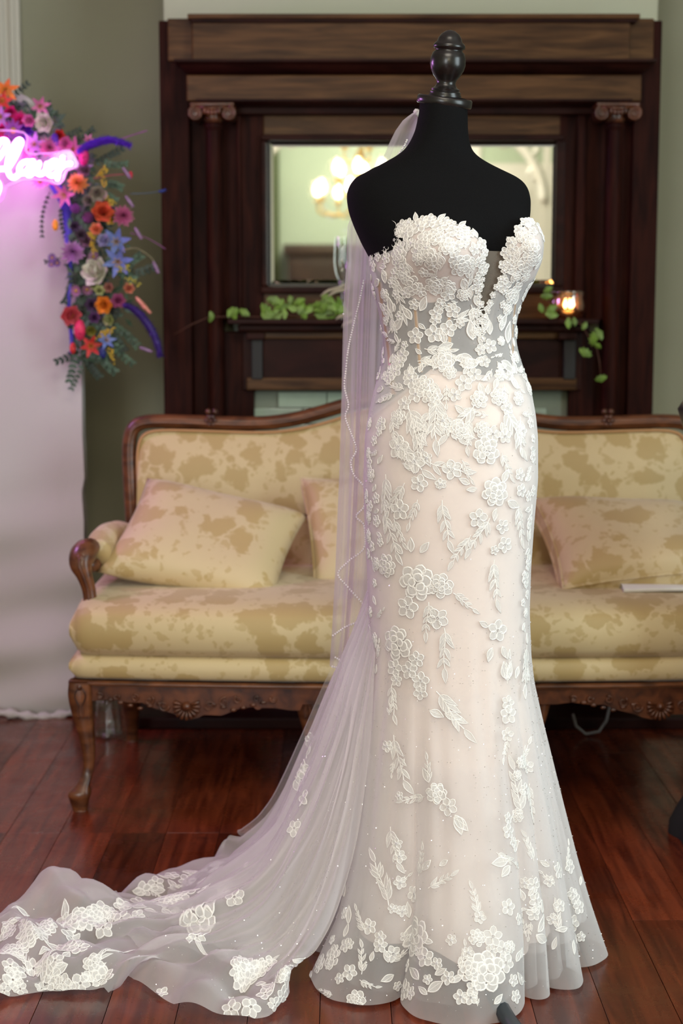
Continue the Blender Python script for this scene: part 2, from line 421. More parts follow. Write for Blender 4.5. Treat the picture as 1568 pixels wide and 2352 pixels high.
# ================================================================== mantelpiece
YM = 4.70
mt = thing('fireplace_mantel', 'tall dark mahogany fireplace surround with two columns and a wide mirror', 'fireplace')
def px_box(name, x0, y0, x1, y1, d0, d1, m, parent=mt, bev=.004, **kw):
    a = at(x0, y0, d0); b = at(x1, y1, d0)
    return MB().box((a.x, d0, b.z), (b.x, d1, a.z), bev=bev).build(name, m, parent, smooth=False, **kw)
zf = lambda py, d: at(784, py, d).z
def px_floor_box(name, x0, y0, x1, d0, d1, m, parent=mt):
    a = at(x0, y0, d0); b = at(x1, y0, d0)
    return MB().box((a.x, d0, 0), (b.x, d1, a.z), bev=.004).build(name, m, parent, smooth=False)
px_floor_box('side_stile', 364, 47, 432, YM+.05, YB, M['mahogv'])
px_floor_box('side_stile', 1460, 47, 1521, YM+.05, YB, M['mahogv'])
px_box('frieze_block', 384, 42, 444, 140, YM+.03, YB, M['mahogh'])
px_box('frieze_block', 1441, 42, 1500, 140, YM+.03, YB, M['mahogh'])
px_box('frieze_board', 440, 50, 1445, 150, YM, YM+.1, M['mahogh'])
px_box('top_cap', 430, 31, 1470, 42, YM-.02, YB, M['mahogh'], bev=.003)
px_box('top_cap_lip', 436, 40, 1462, 51, YM-.01, YB, M['mahog'], bev=.003)
def cornice(name, x0, x1, ys, ds, m):
    # moulding swept along x with mitred returns; (py, depth forward)
    rows = []
    for (py, f) in zip(ys, ds):
        z = zf(py, YM); a = at(x0, 150, YM).x; b = at(x1, 150, YM).x
        rows.append([(a+.05-f, YB-.001, z), (a+.05-f, YM+.03-f, z), (b-.05+f, YM+.03-f, z), (b-.05+f, YB-.001, z)])
    return sharp(MB().grid(rows).build(name, m, mt))
cornice('cornice', 420, 1485, [139, 140, 146, 150, 154, 160, 166, 170, 171], [0, .072, .072, .062, .055, .05, .036, .03, 0], M['mahog'])
px_box('lower_frieze', 428, 172, 1472, 232, YM-.005, YM+.12, M['mahogh'])
cornice('frieze_moulding', 446, 1455, [226, 228, 233, 237, 240, 241], [0, .046, .046, .038, .03, 0], M['mahog'])
px_box('soffit_panel', 430, 238, 1470, 262, YM+.06, YM+.12, M['mahog'])
# backing panel with the mirror opening (four boards) at YP
YP = YM+.10
px_box('overmantel_stile', 500, 240, 607, 735, YP, YB, M['mahogv'])
px_box('overmantel_stile', 1286, 240, 1400, 735, YP, YB, M['mahogv'])
px_box('overmantel_rail', 604, 240, 1290, 316, YP+.002, YB, M['mahogh'])
px_box('overmantel_rail', 604, 664, 1290, 735, YP+.002, YB, M['mahogh'])
px_floor_box('rear_stile', 428, 240, 505, YP-.012, YB, M['mahogv'])
px_floor_box('rear_stile', 1396, 240, 1464, YP-.012, YB, M['mahogv'])
px_box('edge_bead', 542, 262, 556, 735, YP-.02, YP+.01, M['mahogv'], bev=.006)
px_box('edge_bead', 1326, 262, 1340, 735, YP-.02, YP+.01, M['mahogv'], bev=.006)
for (x0, y0, x1, y1) in ((598, 308, 1294, 322), (598, 658, 1294, 674), (598, 322, 613, 658), (1279, 322, 1294, 658)):
    px_box('mirror_moulding', x0, y0, x1, y1, YP-.022, YP+.02, M['mahog'], bev=.006)
# mirror with bevelled border
def mirror():
    a = at(612, 321, YP); b = at(1280, 659, YP); bw = .021
    X0, X1, Z0, Z1 = a.x, b.x, b.z, a.z; y1 = YP+.004; y0 = YP-.0012
    rows = [[(X0, y1, Z1), (X1, y1, Z1), (X1, y1, Z0), (X0, y1, Z0)], [(X0+bw, y0, Z1-bw), (X1-bw, y0, Z1-bw), (X1-bw, y0, Z0+bw), (X0+bw, y0, Z0+bw)]]
    m = MB().grid(rows, True); m.add(rows[1], [(0, 1, 2, 3)])
    o = m.build('mirror_glass', M['mirror'], mt, smooth=False, label='bevelled mirror pane')
mirror()
# columns with ionic capitals
def column(cx, cap0, cap1, w):
    c = at(cx, 400, YM); r = w/2/FOC*YM
    ccx, cy = c.x, YM
    zt = zf(282, YM)
    prof = [(r*1.35, .0), (r*1.35, .03), (r*1.15, .05), (r*1.02, .08), (r*1.04, .3), (r*1.03, .9), (r*.97, zt-.03), (r*.97, zt-.02), (r*1.15, zt-.015), (r*1.15, zt-.004), (r*1.0, zt)]
    o = sharp(MB().lathe(prof, (ccx, cy, .0), 28).build('column', M['mahogv'], mt), 50)
    z0, z1 = zf(282, YM), zf(240, YM); hw = (cap1-cap0)/2/FOC*YM
    m = MB()
    m.box((ccx-hw*.95, cy-.05, z1-.010), (ccx+hw*.95, cy+.05, z1), bev=.003)
    m.lathe([(r*1.0, z0), (r*1.3, z0+.008), (r*1.25, z0+.014), (r*1.5, z1-.02), (r*1.6, z1-.01)], (ccx, cy, 0), 24)
    for s in (-1, 1):
        sp = []
        for k in range(26):
            a = k/25*2.3*2*pi; rr = .021*(1-k/30)
            sp.append((ccx+s*(hw*.70)+s*rr*cos(a-pi/2)*1.0, cy-.047, z1-.030+rr*sin(a+pi/2)))
        m.tube(sp, [.0052*(1-k/40) for k in range(26)], 6)
        m.lathe([(.0195, -.045), (.0195, .045), (0.001, .046)], (ccx+s*hw*.70, cy, z1-.030), 16, axis=(0, 1, 0))
        m.lathe([(.0001, -.046), (.0175, -.045)], (ccx+s*hw*.70, cy, z1-.030), 16, axis=(0, 1, 0))
    for k in range(5):
        m.sph((ccx+(k-2)*.0105, cy-.052, z1-.024-.004*cos((k-2)*.8)), .0062, 8, sc=(1, .7, 1.6))
    m.tube([(ccx-hw*.7, cy-.046, z1-.012), (ccx, cy-.050, z1-.017), (ccx+hw*.7, cy-.046, z1-.012)], .0045, 6)
    m.build('capital', M['carve'], mt)
column(491, 430, 533, 36)
column(1410, 1362, 1463, 37)
# shelf and lower chimneypiece
px_box('mantel_shelf', 522, 733, 1376, 744, YM-.07, YB, M['mahog'], bev=.003)
px_box('shelf_moulding', 545, 744, 1354, 762, YM-.035, YB, M['mahog'], bev=.008)
px_box('lintel_panel', 556, 762, 1334, 897, YM+.02, YB, M['mahog'])
px_box('lintel_rail', 566, 762, 1324, 778, YM+.0, YM+.03, M['mahogh'])
px_box('lintel_rail', 566, 868, 1324, 896, YM+.0, YM+.03, M['mahogh'])
for x in (565, 1283):
    px_box('corbel', x, 764, x+42, 780, YM-.022, YM+.03, M['mahog'])
    px_box('corbel_drop', x+12, 780, x+38, 872, YM-.004, YM+.03, M['iron'])
px_floor_box('jamb', 502, 762, 582, YM+.03, YB, M['mahogv'])
px_floor_box('jamb', 1308, 762, 1396, YM+.03, YB, M['mahogv'])
# tiles around the firebox
a = at(582, 897, YM+.05); b = at(1308, 897, YM+.05)
MB().box((a.x, YM+.062, 0), (b.x, YB-.001, a.z)).build('tile_backing', M['grout'], mt, smooth=False)
tw, th = .148, .049; nx = int((b.x-a.x)/tw)+1; tc_ = 0
tm = MB().box((-tw/2+.0014, 0, -th/2+.0014), (tw/2-.0014, .012, th/2-.0014), bev=.002).build('tile', M['tile'], mt, smooth=False)
tw2 = (b.x-a.x)/4.8
first = True
for r_ in range(17):
    off = 0 if r_ % 2 else tw/2
    z = a.z - .028 - r_*th
    if z < .05: break
    x = a.x + tw/2 - off
    while x - tw/2 < b.x - .02:
        inside_fire = (z < a.z-.2) and (a.x+.2 < x < b.x-.2)
        if x-tw/2 > a.x-.001 and x+tw/2 < b.x+.001 and not inside_fire:
            if first: o = tm; first = False
            else:
                o = bpy.data.objects.new('tile', tm.data); C.objects.link(o); o.parent = mt
            o.location = (x, YM+.05, z)
        x += tw
MB().box((a.x+.15, YM+.035, .01), (b.x-.15, YM+.05, a.z-.2)).build('firebox', M['iron'], mt, smooth=False)
# hearth kerb
hk = MB().box((at(300, 1660, 4.5).x, 4.44, 0), (at(1560, 1660, 4.6).x, YM+.02, .035), bev=.006).build('hearth_kerb', M['mahog'], mt, smooth=False)

# ================================================================== shelf decorations
ZS = zf(733, YM-.03)+.0005
def ivy_leaf(m, p, s, ang, tilt=0.0, mi=0):
    pts = [(0, 0), (.35, .42), (.12, .62), (.55, .75), (.5, 1.05), (.95, .85), (1.35, .0)]
    out = [(x, y) for x, y in pts] + [(x, -y) for x, y in pts[-2:0:-1]]
    V = [(.5, 0, .12)] + [(x, y, -.08*abs(y)) for x, y in out]
    ca, sa = cos(ang), sin(ang); q = Matrix.Rotation(tilt, 3, 'X'); VV = []
    for x, y, z in V:
        X, Y = x*ca-y*sa, x*sa+y*ca
        VV.append(Vector(p) + s*(Vector((X, -z, Y)) if True else 0) + Vector((0, s*Y*tilt, 0)))
    n = len(out); m.add(VV, [(0, 1+i, 1+(i+1) % n) for i in range(n)], mi)
def ivy(label, leaves, stem, d):
    o = thing('ivy_garland', label, 'plant')
    m = MB(); m.tube(V3([at(x, y, d+.01) for x, y in stem]), .0016, 5); m.build('stem', M['vine'], o)
    for (x, y, s, ang) in leaves:
        m = MB(); p = at(x, y, d + rng.uniform(-.02, .01)); ivy_leaf(m, p, s/FOC*YM*.62, R(ang), rng.uniform(-.3, .3))
        m.build('leaf', M['ivy'], o)
L1 = [(492, 722, 16, 200), (478, 730, 14, -20), (538, 722, 22, 150), (530, 728, 18, 20), (556, 726, 22, 60), (548, 716, 14, 170)]
for k in range(34):
    x = rng.uniform(610, 792); top = 684 if 630 < x < 700 else 694
    L1.append((x, rng.uniform(top, 726), rng.uniform(17, 30), rng.uniform(0, 360)))
ivy('green ivy garland trailing along the left half of the mantel shelf', L1, [(400, 768), (440, 745), (480, 728), (530, 727), (600, 728), (700, 722), (800, 726)], YM-.045)
L2 = [(1262, 672, 18, 120), (1255, 690, 22, 90), (1262, 700, 22, -60), (1268, 712, 24, -100), (1314, 742, 20, 180), (1312, 740, 16, 10), (1336, 745, 16, -30),
      (1350, 778, 26, 0), (1366, 772, 24, 30), (1350, 800, 26, -120), (1368, 800, 16, 60), (1378, 860, 22, -75), (1250, 705, 18, 200)]
ivy('ivy sprig trailing down from the votive at the right end of the shelf', L2, [(1255, 690), (1285, 712), (1310, 735), (1335, 745), (1352, 775), (1370, 800), (1376, 830), (1380, 868)], YM-.09)
# votive
c = at(1303, 722, YM-.02); k_ = YM/FOC
vt = thing('votive_holder', 'round mercury glass votive holder glowing on the right of the mantel shelf', 'candle holder')
pr = [(18, 0), (28, 4), (38, 14), (42, 26), (41, 38), (38, 48), (40, 58), (41, 62), (39, 62), (36, 48), (38, 36), (38, 24), (30, 10), (0.5, 5)]
MB().lathe([(r*k_, z*k_) for r, z in pr], (c.x, YM-.02, ZS), 28).build('bowl', M['merc'], vt)
MB().lathe([(39*k_, 58*k_), (40.5*k_, 63*k_), (38*k_, 63*k_)], (c.x, YM-.02, ZS), 28).build('rim', M['glass'], vt)
tl = thing('tealight_candle', 'lit tealight candle inside the mercury glass votive', 'candle')
MB().lathe([(.001, .016), (.019, .016), (.019, .0), (.001, 0)], (c.x, YM-.02, ZS+.010), 18).build('wax', M['wax'], tl)
for dx in (-.019, .004, .015):
    MB().lathe([(.0005, 0), (.005, .006), (.006, .012), (.003, .022), (.0004, .03)], (c.x+dx*.6, YM-.02-.028, ZS+.030), 10).build('flame', M['flame'], tl)
# glass goblet on the shelf in front of the mirror
g = at(786, 722, YM-.0)
gb = thing('glass_candlestick', 'clear glass candlestick on the mantel shelf behind the veil', 'candlestick')
k2 = YM/FOC
MB().lathe([(24*k2, 0), (24*k2, 4*k2), (8*k2, 10*k2), (6*k2, 20*k2), (12*k2, 30*k2), (5*k2, 42*k2), (6*k2, 58*k2), (13*k2, 74*k2), (8*k2, 88*k2)], (g.x, YM-.0, ZS), 20).build('stem', M['crystal'], gb)
MB().lathe([(8*k2, 88*k2), (15*k2, 104*k2), (19*k2, 130*k2), (18*k2, 165*k2), (16*k2, 185*k2)], (g.x, YM-.0, ZS), 20).build('bowl', M['glass'], gb)
# pale dried sprigs
sg = thing('dried_sprig', 'pale dried fern sprig lying over the mantel shelf edge beside the veil', 'plant')
for (x0, y0, x1, y1) in ((735, 680, 800, 648), (752, 682, 806, 655), (770, 735, 812, 715), (785, 752, 812, 730)):
    m = MB(); a_, b_ = at(x0, y0, YM-.1), at(x1, y1, YM-.1)
    pts = [a_.lerp(b_, t/6)+Vector((0, 0, .004*sin(t))) for t in range(7)]
    m.tube(V3(pts), [.001, .004, .005, .0045, .005, .004, .002], 6); m.build('leaf', M['pale_sprig'], sg)

# ================================================================== sofa
YF, YK = 3.68, 4.30
SX = .196
sf = thing('sofa', 'carved walnut settee upholstered in cream and gold damask', 'sofa')
def yf(x): return YF + .03 - .05*(1-min(1, ((x-SX)/.87)**2))
def zfr(py): return at(784, py, YF).z
xl = at(155, 1580, YF).x; xr = 2*SX-xl
bot = [(200, 1615), (234, 1611), (283, 1617), (314, 1617), (341, 1629), (386, 1640), (405, 1648), (428, 1653), (450, 1648), (459, 1642), (502, 1643), (546, 1626), (578, 1622), (587, 1631), (596, 1624), (627, 1624), (665, 1629)]
def apron_bot(x):
    # three sections mirrored about their shells
    px = (x-0)/YF*FOC + 784
    for off in (0, 543, 1087):
        q = px - off
        if q <= 690 or off == 1087:
            break
    q = px - off
    if off == 1087: q = q
    xs = [b[0] for b in bot]; ys = [b[1] for b in bot]
    return zfr(np.interp(q, xs, ys))
n = 260; rows = [[], [], [], []]
for i in range(n+1):
    x = xl + (xr-xl)*i/n; zt, zb = zfr(1573), apron_bot(x); y = yf(x)
    rows[0].append((x, y+.035, zt)); rows[1].append((x, y, zt)); rows[2].append((x, y+.002, zb)); rows[3].append((x, y+.035, zb))
m = MB().grid(rows + [rows[0]])
sharp(m.build('apron', M['carve'], sf))
MB().grid([[(x, yf(x)-.004+.012*sin(t), zfr(1573)+.001+.006*cos(t)) for x in np.linspace(xl, xr, 60)] for t in np.linspace(-2.2, .6, 6)]).build('apron_moulding', M['walnut'], sf)
# side aprons and back rail
MB().box((xl, YF+.05, zfr(1612)), (xl+.03, YK+.05, zfr(1573)), bev=.004).build('side_rail', M['carve'], sf)
MB().box((xr-.03, YF+.05, zfr(1612)), (xr, YK+.05, zfr(1573)), bev=.004).build('side_rail', M['carve'], sf)
# carvings: shells and scrolls
for off in (0, 543, 1087):
    cxp = at(428+off, 1618, YF); y = yf(cxp.x)-.002
    m = MB(); cc = (cxp.x, y, zfr(1622))
    m.lathe([(.001, -.013), (.008, -.011), (.011, -.002)], cc, 12, axis=(0, 1, 0))
    for k in range(11):
        a = R(-200 + 22*k)
        p0 = Vector((cc[0]+.010*cos(a), y-.003, cc[2]+.010*sin(a))); p1 = Vector((cc[0]+.033*cos(a), y-.003, cc[2]+.033*sin(a)))
        m.tube(V3([p0, p0.lerp(p1, .6), p1]), [.002, .0042, .0048], 6)
    m.build('shell_carving', M['carve'], sf)
    for s in (-1, 1):
        m = MB()
        for (dx, dz, rr, ph) in ((.055, .0, .014, 0), (.09, .012, .012, 1), (.125, .018, .010, 2), (.17, .02, .008, .5), (.21, .02, .009, 2.5)):
            sp = []
            for k in range(18):
                a = ph + s*k*.5; r = rr*(1-k/22); sp.append((cc[0]+s*dx+r*cos(a), yf(cc[0]+s*dx)-.002, cc[2]+dz+r*sin(a)))
            m.tube(sp, [.0032*(1-k/30) for k in range(18)], 5)
        for q in range(7):
            xx = cc[0]+s*(.065+.024*q); m.sph((xx, yf(xx)-.001, cc[2]-.012+.008*abs(q-2)*.8+.004), .0055, 6, sc=(1.6, .5, .8))
        m.build('scroll_carving', M['carve'], sf)
def loft(rows, name, m_, parent, n=14, sq=3.0):
    P = []
    R_ = cat(np.array(rows, float), len(rows)*5)
    for (x, y, z, wx, wy) in R_:
        P.append([(x + wx*np.sign(cos(a))*abs(cos(a))**(2/sq), y + wy*np.sign(sin(a))*abs(sin(a))**(2/sq), z) for a in np.linspace(0, 2*pi, n, endpoint=False)])
    m = MB().grid(P, True); k = len(P); o = 0
    m.f.append(tuple(range(n))); m.m.append(0); m.f.append(tuple((k-1)*n+i for i in range(n))[::-1]); m.m.append(0)
    return m.build(name, m_, parent)
def front_leg(pxc, mirror=1, tall=True):
    kx = YF/FOC; rows = []
    for (dx, py, w) in ((2, 1568, 27), (2, 1600, 29), (6, 1640, 25), (16, 1690, 20), (22, 1740, 15), (20, 1780, 13), (10, 1808, 17), (3, 1825, 27), (2, 1842, 23), (4, 1857, 17)):
        p = at(pxc, py, YF); rows.append((p.x+mirror*dx*kx, YF+.03-(.012 if py > 1800 else 0), max(.0, p.z), w*kx, w*kx*.95))
    rows[-1] = (*rows[-1][:2], 0.0, *rows[-1][3:])
    o = loft(rows, 'front_leg', M['walnut'], sf)
    m = MB(); p = at(pxc, 1600, YF)
    for s in (-1, 1):
        sp = [(p.x+mirror*.006+s*(.004+.012*(1-k/16)*abs(sin(k*.35))), YF+.03-.0275, p.z+.02-.005*k) for k in range(16)]
        m.tube(sp, .0022, 5)
    m.sph((p.x+.004, YF+.002, p.z+.022), .007, 8, sc=(1, .5, 1.2))
    m.build('leg_carving', M['carve'], sf)
front_leg(178, 1); front_leg(700, 1); front_leg(1243, -1); front_leg(1765, -1)
for pxc in (300, 1592):
    rows = []
    for (py, w) in ((1590, 22), (1620, 21), (1650, 17), (1675, 14), (1697, 13)):
        p = at(pxc, py, YK-.02); rows.append((p.x, YK-.02+.04*(py-1590)/107, max(0, p.z), w/FOC*YK, w/FOC*YK))
    rows[-1] = (*rows[-1][:2], 0.0, *rows[-1][3:])
    loft(rows, 'rear_leg', M['walnut'], sf)
# deck (tight seat)
def puff_box(x0, x1, y0f, y1, z0, z1, rx, name, m_, seam=True, ny=9, nx=90, crown=0.0, bul=.012):
    """rounded upholstered slab; front follows y0f(x)"""
    P = []
    prof = []
    for t in np.linspace(0, 1, 15):      # around front: from back-top to front to bottom back
        prof.append(t)
    rows = []
    nseg = 30
    for i in range(nx+1):
        u = i/nx; x = x0+(x1-x0)*u; e = min(1, min(u, 1-u)*(x1-x0)/rx); e = math.sqrt(max(0, 1-(1-e)**2))
        hz = (z1-z0)/2*(.35+.65*e); zc = (z0+z1)/2; yy0 = y0f(x)+rx*(1-e)*.5; row = []
        cr = crown*sin(pi*u)**.5
        for k in range(nseg):
            a = 2*pi*k/nseg; cc, ss = cos(a), sin(a); n_ = 4.5
            yy = (yy0+y1)/2 + (y1-yy0)/2*np.sign(cc)*abs(cc)**(2/n_*.6)
            zz = zc + (hz+(cr if ss > 0 else 0)*(1-abs(cc)))*np.sign(ss)*abs(ss)**(2/n_)
            if cc < 0: yy -= bul*(1-abs(ss))**1.0*1.5
            row.append((x, yy, zz))
        rows.append(row)
    m = MB().grid(rows, True)
    m.f.append(tuple(range(nseg))); m.m.append(0); m.f.append(tuple(nx*nseg+i for i in range(nseg))[::-1]); m.m.append(0)
    return m.build(name, m_, sf)
puff_box(xl-.002, xr+.002, lambda x: yf(x)-.004, YK+.06, zfr(1574), zfr(1503), .03, 'seat_deck', M['damask'], bul=.004)
puff_box(xl+.002, xr-.002, lambda x: yf(x)-.008, YK+.02, zfr(1521), zfr(1392)+.006, .05, 'seat_cushion', M['damask'], crown=.012, bul=.012)
# piping along deck bottom
MB().tube([(x, yf(x)-.006, zfr(1574)) for x in np.linspace(xl, xr, 60)], .0045, 6).build('piping', M['piping'], sf)
# back : crest path (image px at YK)
crest = [(303, 1210), (296, 1120), (292, 1040), (296, 1000), (306, 982), (325, 973), (360, 970), (420, 971), (482, 973), (560, 975), (620, 973), (680, 964), (735, 950), (790, 934), (850, 921), (900, 914), (941, 912)]
def xz(px, py): p = at(px, py, YK); return (p.x, p.z)
lp = [xz(*c) for c in crest]; rp = [(2*SX-x, z) for x, z in lp[::-1]]
cp = cat(np.array(lp+rp[1:]), 150)
def yb(z): return YK + .10*(z-.45)
m = MB(); m.tube([(x, yb(z), z) for x, z in cp], .0195, 10, flat=.9); m.build('back_frame', M['walnut'], sf)
m = MB(); m.tube([(x, yb(z)-.016, z-.002) for x, z in cp], .006, 6); m.build('frame_bead', M['walnut'], sf)
for px in (482, 1400):
    p = at(px, 968, YK); m = MB()
    for k in range(6): m.sph((p.x+.011*cos(k*pi/3), yb(p.z)-.020, p.z+.011*sin(k*pi/3)), .0075, 8, sc=(1, .6, 1))
    m.sph((p.x, yb(p.z)-.026, p.z), .006, 8); m.sph((p.x-.008, yb(p.z), p.z+.024), .009, 8); m.sph((p.x+.010, yb(p.z), p.z+.024), .009, 8)
    m.build('flower_carving', M['carve'], sf)
m = MB()
for k in range(-6, 7):
    xx = SX+k*.028; zz = np.interp(abs(k*.028), [0, .1, .25], [.0, -.008, -.03]) + cp[75][1]
    m.sph((xx, yb(zz)-.004, zz+.018), .013, 8, sc=(1.3, .7, .9))
m.build('crest_carving', M['carve'], sf)
# inner panel, arch interpolation
inner = []
ccx, ccz = SX, .72
for x, z in cp:
    d = Vector((x-ccx, z-ccz)); 
    inner.append((x - np.sign(x-ccx)*min(.024, abs(x-ccx)*.1), z-.024 if z > .7 else z))
inner = np.array(inner); rows = []
for t in np.linspace(0, 1, 14):
    # shrink towards a horizontal mid-line
    row = []
    for x, z in inner:
        s = t; xx = x + (SX-x)*s*.0 ; zz = z + (.44 - z)*s
        e = min(1.0, (1-abs((x-SX)/.80))*5+.05)
        pf = .035*math.sin(min(1, t*4)*pi/2)*max(0, min(1, e))**.5
        row.append((x, yb(zz)-.004-pf, zz))
    rows.append(row)
MB().grid(rows).build('back_upholstery', M['damask'], sf)
MB().grid([[(x, yb(z)+.02, z) for x, z in inner], [(x, yb(.44)+.03, .40) for x, z in inner]]).build('back_lining', M['damask'], sf)
m = MB(); m.tube([(x, yb(z)-.012, z) for x, z in inner], .004, 6); m.build('piping', M['piping'], sf)
# arms
for s in (-1, 1):
    def X(px, d): x = at(px, 1200, d).x; return x if s < 0 else 2*SX-x
    pad = [(X(300, 4.24), 4.24, .600, .03), (X(268, 4.12), 4.12, .617, .040), (X(240, 3.98), 3.98, .622, .040), (X(222, 3.87), 3.87, .606, .034)]
    P = cat(np.array(pad), 16)
    m = MB(); m.tube([p[:3] for p in P], [p[3] for p in P], 12, flat=.95); m.build('arm_pad', M['damask2'], sf)
    # wood arm front: knuckle and post
    rows = [(X(206, 3.82), 3.84, .628), (X(192, 3.80), 3.805, .620), (X(184, 3.78), 3.78, .596), (X(192, 3.77), 3.77, .565), (X(201, 3.77), 3.77, .53), (X(204, 3.77), 3.765, .49), (X(200, 3.76), 3.76, .44)]
    rr = [.024, .033, .030, .020, .017, .017, .021]
    A = cat(np.array([(*p, r) for p, r in zip(rows, rr)]), 30)
    m = MB(); m.tube([a_[:3] for a_ in A], [a_[3] for a_ in A], 12, flat=.9); m.build('arm_front', M['walnut'], sf)
    m = MB(); m.tube([(a_[0], a_[1]-a_[3]*.95, a_[2]) for a_ in A[6:]], .004, 6)
    m.lathe([(.001, -.008), (.012, -.006), (.016, .004)], (X(186, 3.78), 3.765, .606), 14, axis=(0, 1, 0)); m.build('arm_carving', M['carve'], sf)
    MB().tube([(X(300, 4.25), 4.25, .585), (X(262, 4.08), 4.08, .575), (X(228, 3.93), 3.93, .57), (X(200, 3.81), 3.81, .585)], .018, 8).build('arm_rail', M['walnut'], sf)

# ------------------------------------------------ pillows (each its own thing)
def pillow(label, corners, thick, box=0.0, nx=28, group=None, mm=None):
    c = [Vector(k) for k in corners]   # tl, tr, br, bl
    nrm = (c[1]-c[0]).cross(c[3]-c[0]).normalized()
    if nrm.y > 0: nrm = -nrm
    mm = mm or M['damask2']
    def surf(sign):
        rows = []
        for j in range(nx+1):
            v = j/nx; row = []
            for i in range(nx+1):
                u = i/nx
                a = 2*u-1; b = 2*v-1
                # pinch sides between the corners
                pu = .5+.5*a*(1-.07*(1-b*b)); pv = .5+.5*b*(1-.07*(1-a*a))
                p = c[0].lerp(c[1], pu).lerp(c[3].lerp(c[2], pu), pv)
                h = ((1-a**4)*(1-b**4))**.55
                wr = .003*sin(9*u+3*v)*sin(7*v)*h
                row.append(tuple(p + nrm*(sign*(thick*h+box)+wr)))
            rows.append(row)
        return rows
    m = MB(); A = surf(1); B = surf(-1); m.grid(A); m.grid([r[::-1] for r in B])
    if box:
        def border(G): return G[0][:-1]+[r[-1] for r in G[:-1]]+G[-1][:0:-1]+[r[0] for r in G[:0:-1]]
        m.grid([border(A), border(B)], True)
    o = m.build('throw_pillow', mm); 
    bm = bmesh.new(); bm.from_mesh(o.data); bmesh.ops.remove_doubles(bm, verts=bm.verts, dist=.0006); bmesh.ops.recalc_face_normals(bm, faces=bm.faces); bm.to_mesh(o.data); bm.free()
    o['label'] = label; o['category'] = 'pillow'; o['group'] = 'damask pillows on the sofa'
    if box:
        for G in (A, B):
            bd = G[0][:-1]+[r[-1] for r in G[:-1]]+G[-1][:0:-1]+[r[0] for r in G[:0:-1]]
            MB().tube(bd, .0038, 5, closed=True).build('piping', mm, o)
    return o
def avoid(px, py, d, zmin=.49):
    p = at(px, py, d)
    return p
pillow('large damask pillow slumped against the left arm of the sofa', [at(338, 1098, 4.17), at(708, 1182, 4.12), at(628, 1392, 3.84), at(218, 1314, 3.86)], .062)
pillow('boxed damask pillow half hidden behind the veil on the sofa', [at(692, 1108, 4.20), at(905, 1098, 4.20), at(930, 1362, 3.99), at(724, 1366, 3.99)], .045, box=.022)
pillow('wide boxed damask pillow at the right end of the sofa', [at(1222, 1160, 4.17), at(1600, 1180, 4.17), at(1690, 1322, 3.84), at(1290, 1368, 3.84)], .06, box=.022)
# white cloth at the right end of the seat
cl = MB(); rows = []
for j in range(7):
    rows.append([(x, 3.79+j*.03, zfr(1392)+.021+.004*sin(9*x+j)+.0035*(j % 2)) for x in np.linspace(at(1425, 1360, 3.83).x, at(1640, 1360, 3.83).x, 24)])
rows += [[(x, y, z-.008) for x, y, z in r] for r in rows[::-1]]
cl.grid(rows + [rows[0]]).build('folded_cloth', M['linen'], label='folded white cloth lying under the right hand sofa pillow', category='cloth')

# ================================================================== glass vase under the sofa, cable, black items
gv = at(250, 1697, 4.2)
gv = fl(250, 1692)
vs = thing('glass_vase', 'clear ribbed glass vase on the floor under the left end of the sofa', 'vase')
k = gv.y/FOC
MB().lathe([(24*k, 0), (31*k, 3*k), (32*k, 10*k), (30*k, 40*k), (27*k, 85*k), (26*k, 90*k), (24*k, 86*k), (27*k, 40*k), (29*k, 12*k), (1*k, 9*k)], (gv.x, gv.y, .001), 36, flute=18, fa=.03).build('body', M['glass'], vs)
MB().lathe([(30*k, 2*k), (32.4*k, 6*k), (31*k, 12*k), (27*k, 13*k), (1*k, 14*k)], (gv.x, gv.y, .001), 30).build('base', M['crystal'], vs)
m = MB(); m.tube(V3([at(1315, 1640, 4.37), at(1322, 1668, 4.37), at(1345, 1686, 4.37), at(1375, 1680, 4.37), at(1392, 1655, 4.37), at(1400, 1620, 4.37)]), .004, 6)
m.build('power_cable', M['cable'], label='pale cable looping on the floor under the sofa', category='cable')
# black clothed stand at the right edge of the frame
bs = thing('black_pedestal', 'black draped pedestal cut off by the right edge of the photo', 'pedestal')
q = fl(1533, 1975); q.x += .05; rows = []
for (z, r) in ((0.0, .165), (.03, .163), (.06, .150), (.12, .118), (.3, .10), (.80, .09), (.86, .09)):
    rows.append([(q.x+.16+r*(1+.05*sin(9*a))*cos(a), q.y+.16+r*(1+.05*sin(9*a))*sin(a), z) for a in np.linspace(0, 2*pi, 72, endpoint=False)])
MB().grid(rows, True).build('drape', M['blackcloth'], bs)
MB().lathe([(.001, .86), (.09, .86), (.095, .875), (.09, .89), (.001, .89)], (q.x+.16, q.y+.16, 0), 32).build('top', M['blackplastic'], bs)
bp_ = at(1596, 910, q.y+.16); bp_.x = q.x+.148; sr = (bp_.x+.012-at(1559, 910, q.y+.16).x)/.055
bo = MB(); bo.lathe([(r*sr, z) for r, z in ((.001, -.075), (.032, -.072), (.05, -.03), (.055, .02), (.05, .045), (.02, .055), (.001, .056))], (bp_.x+.012, bp_.y, .89+.0755), 20)
bo.build('speaker', M['blackplastic'], label='rounded black speaker standing on the draped pedestal', category='speaker')

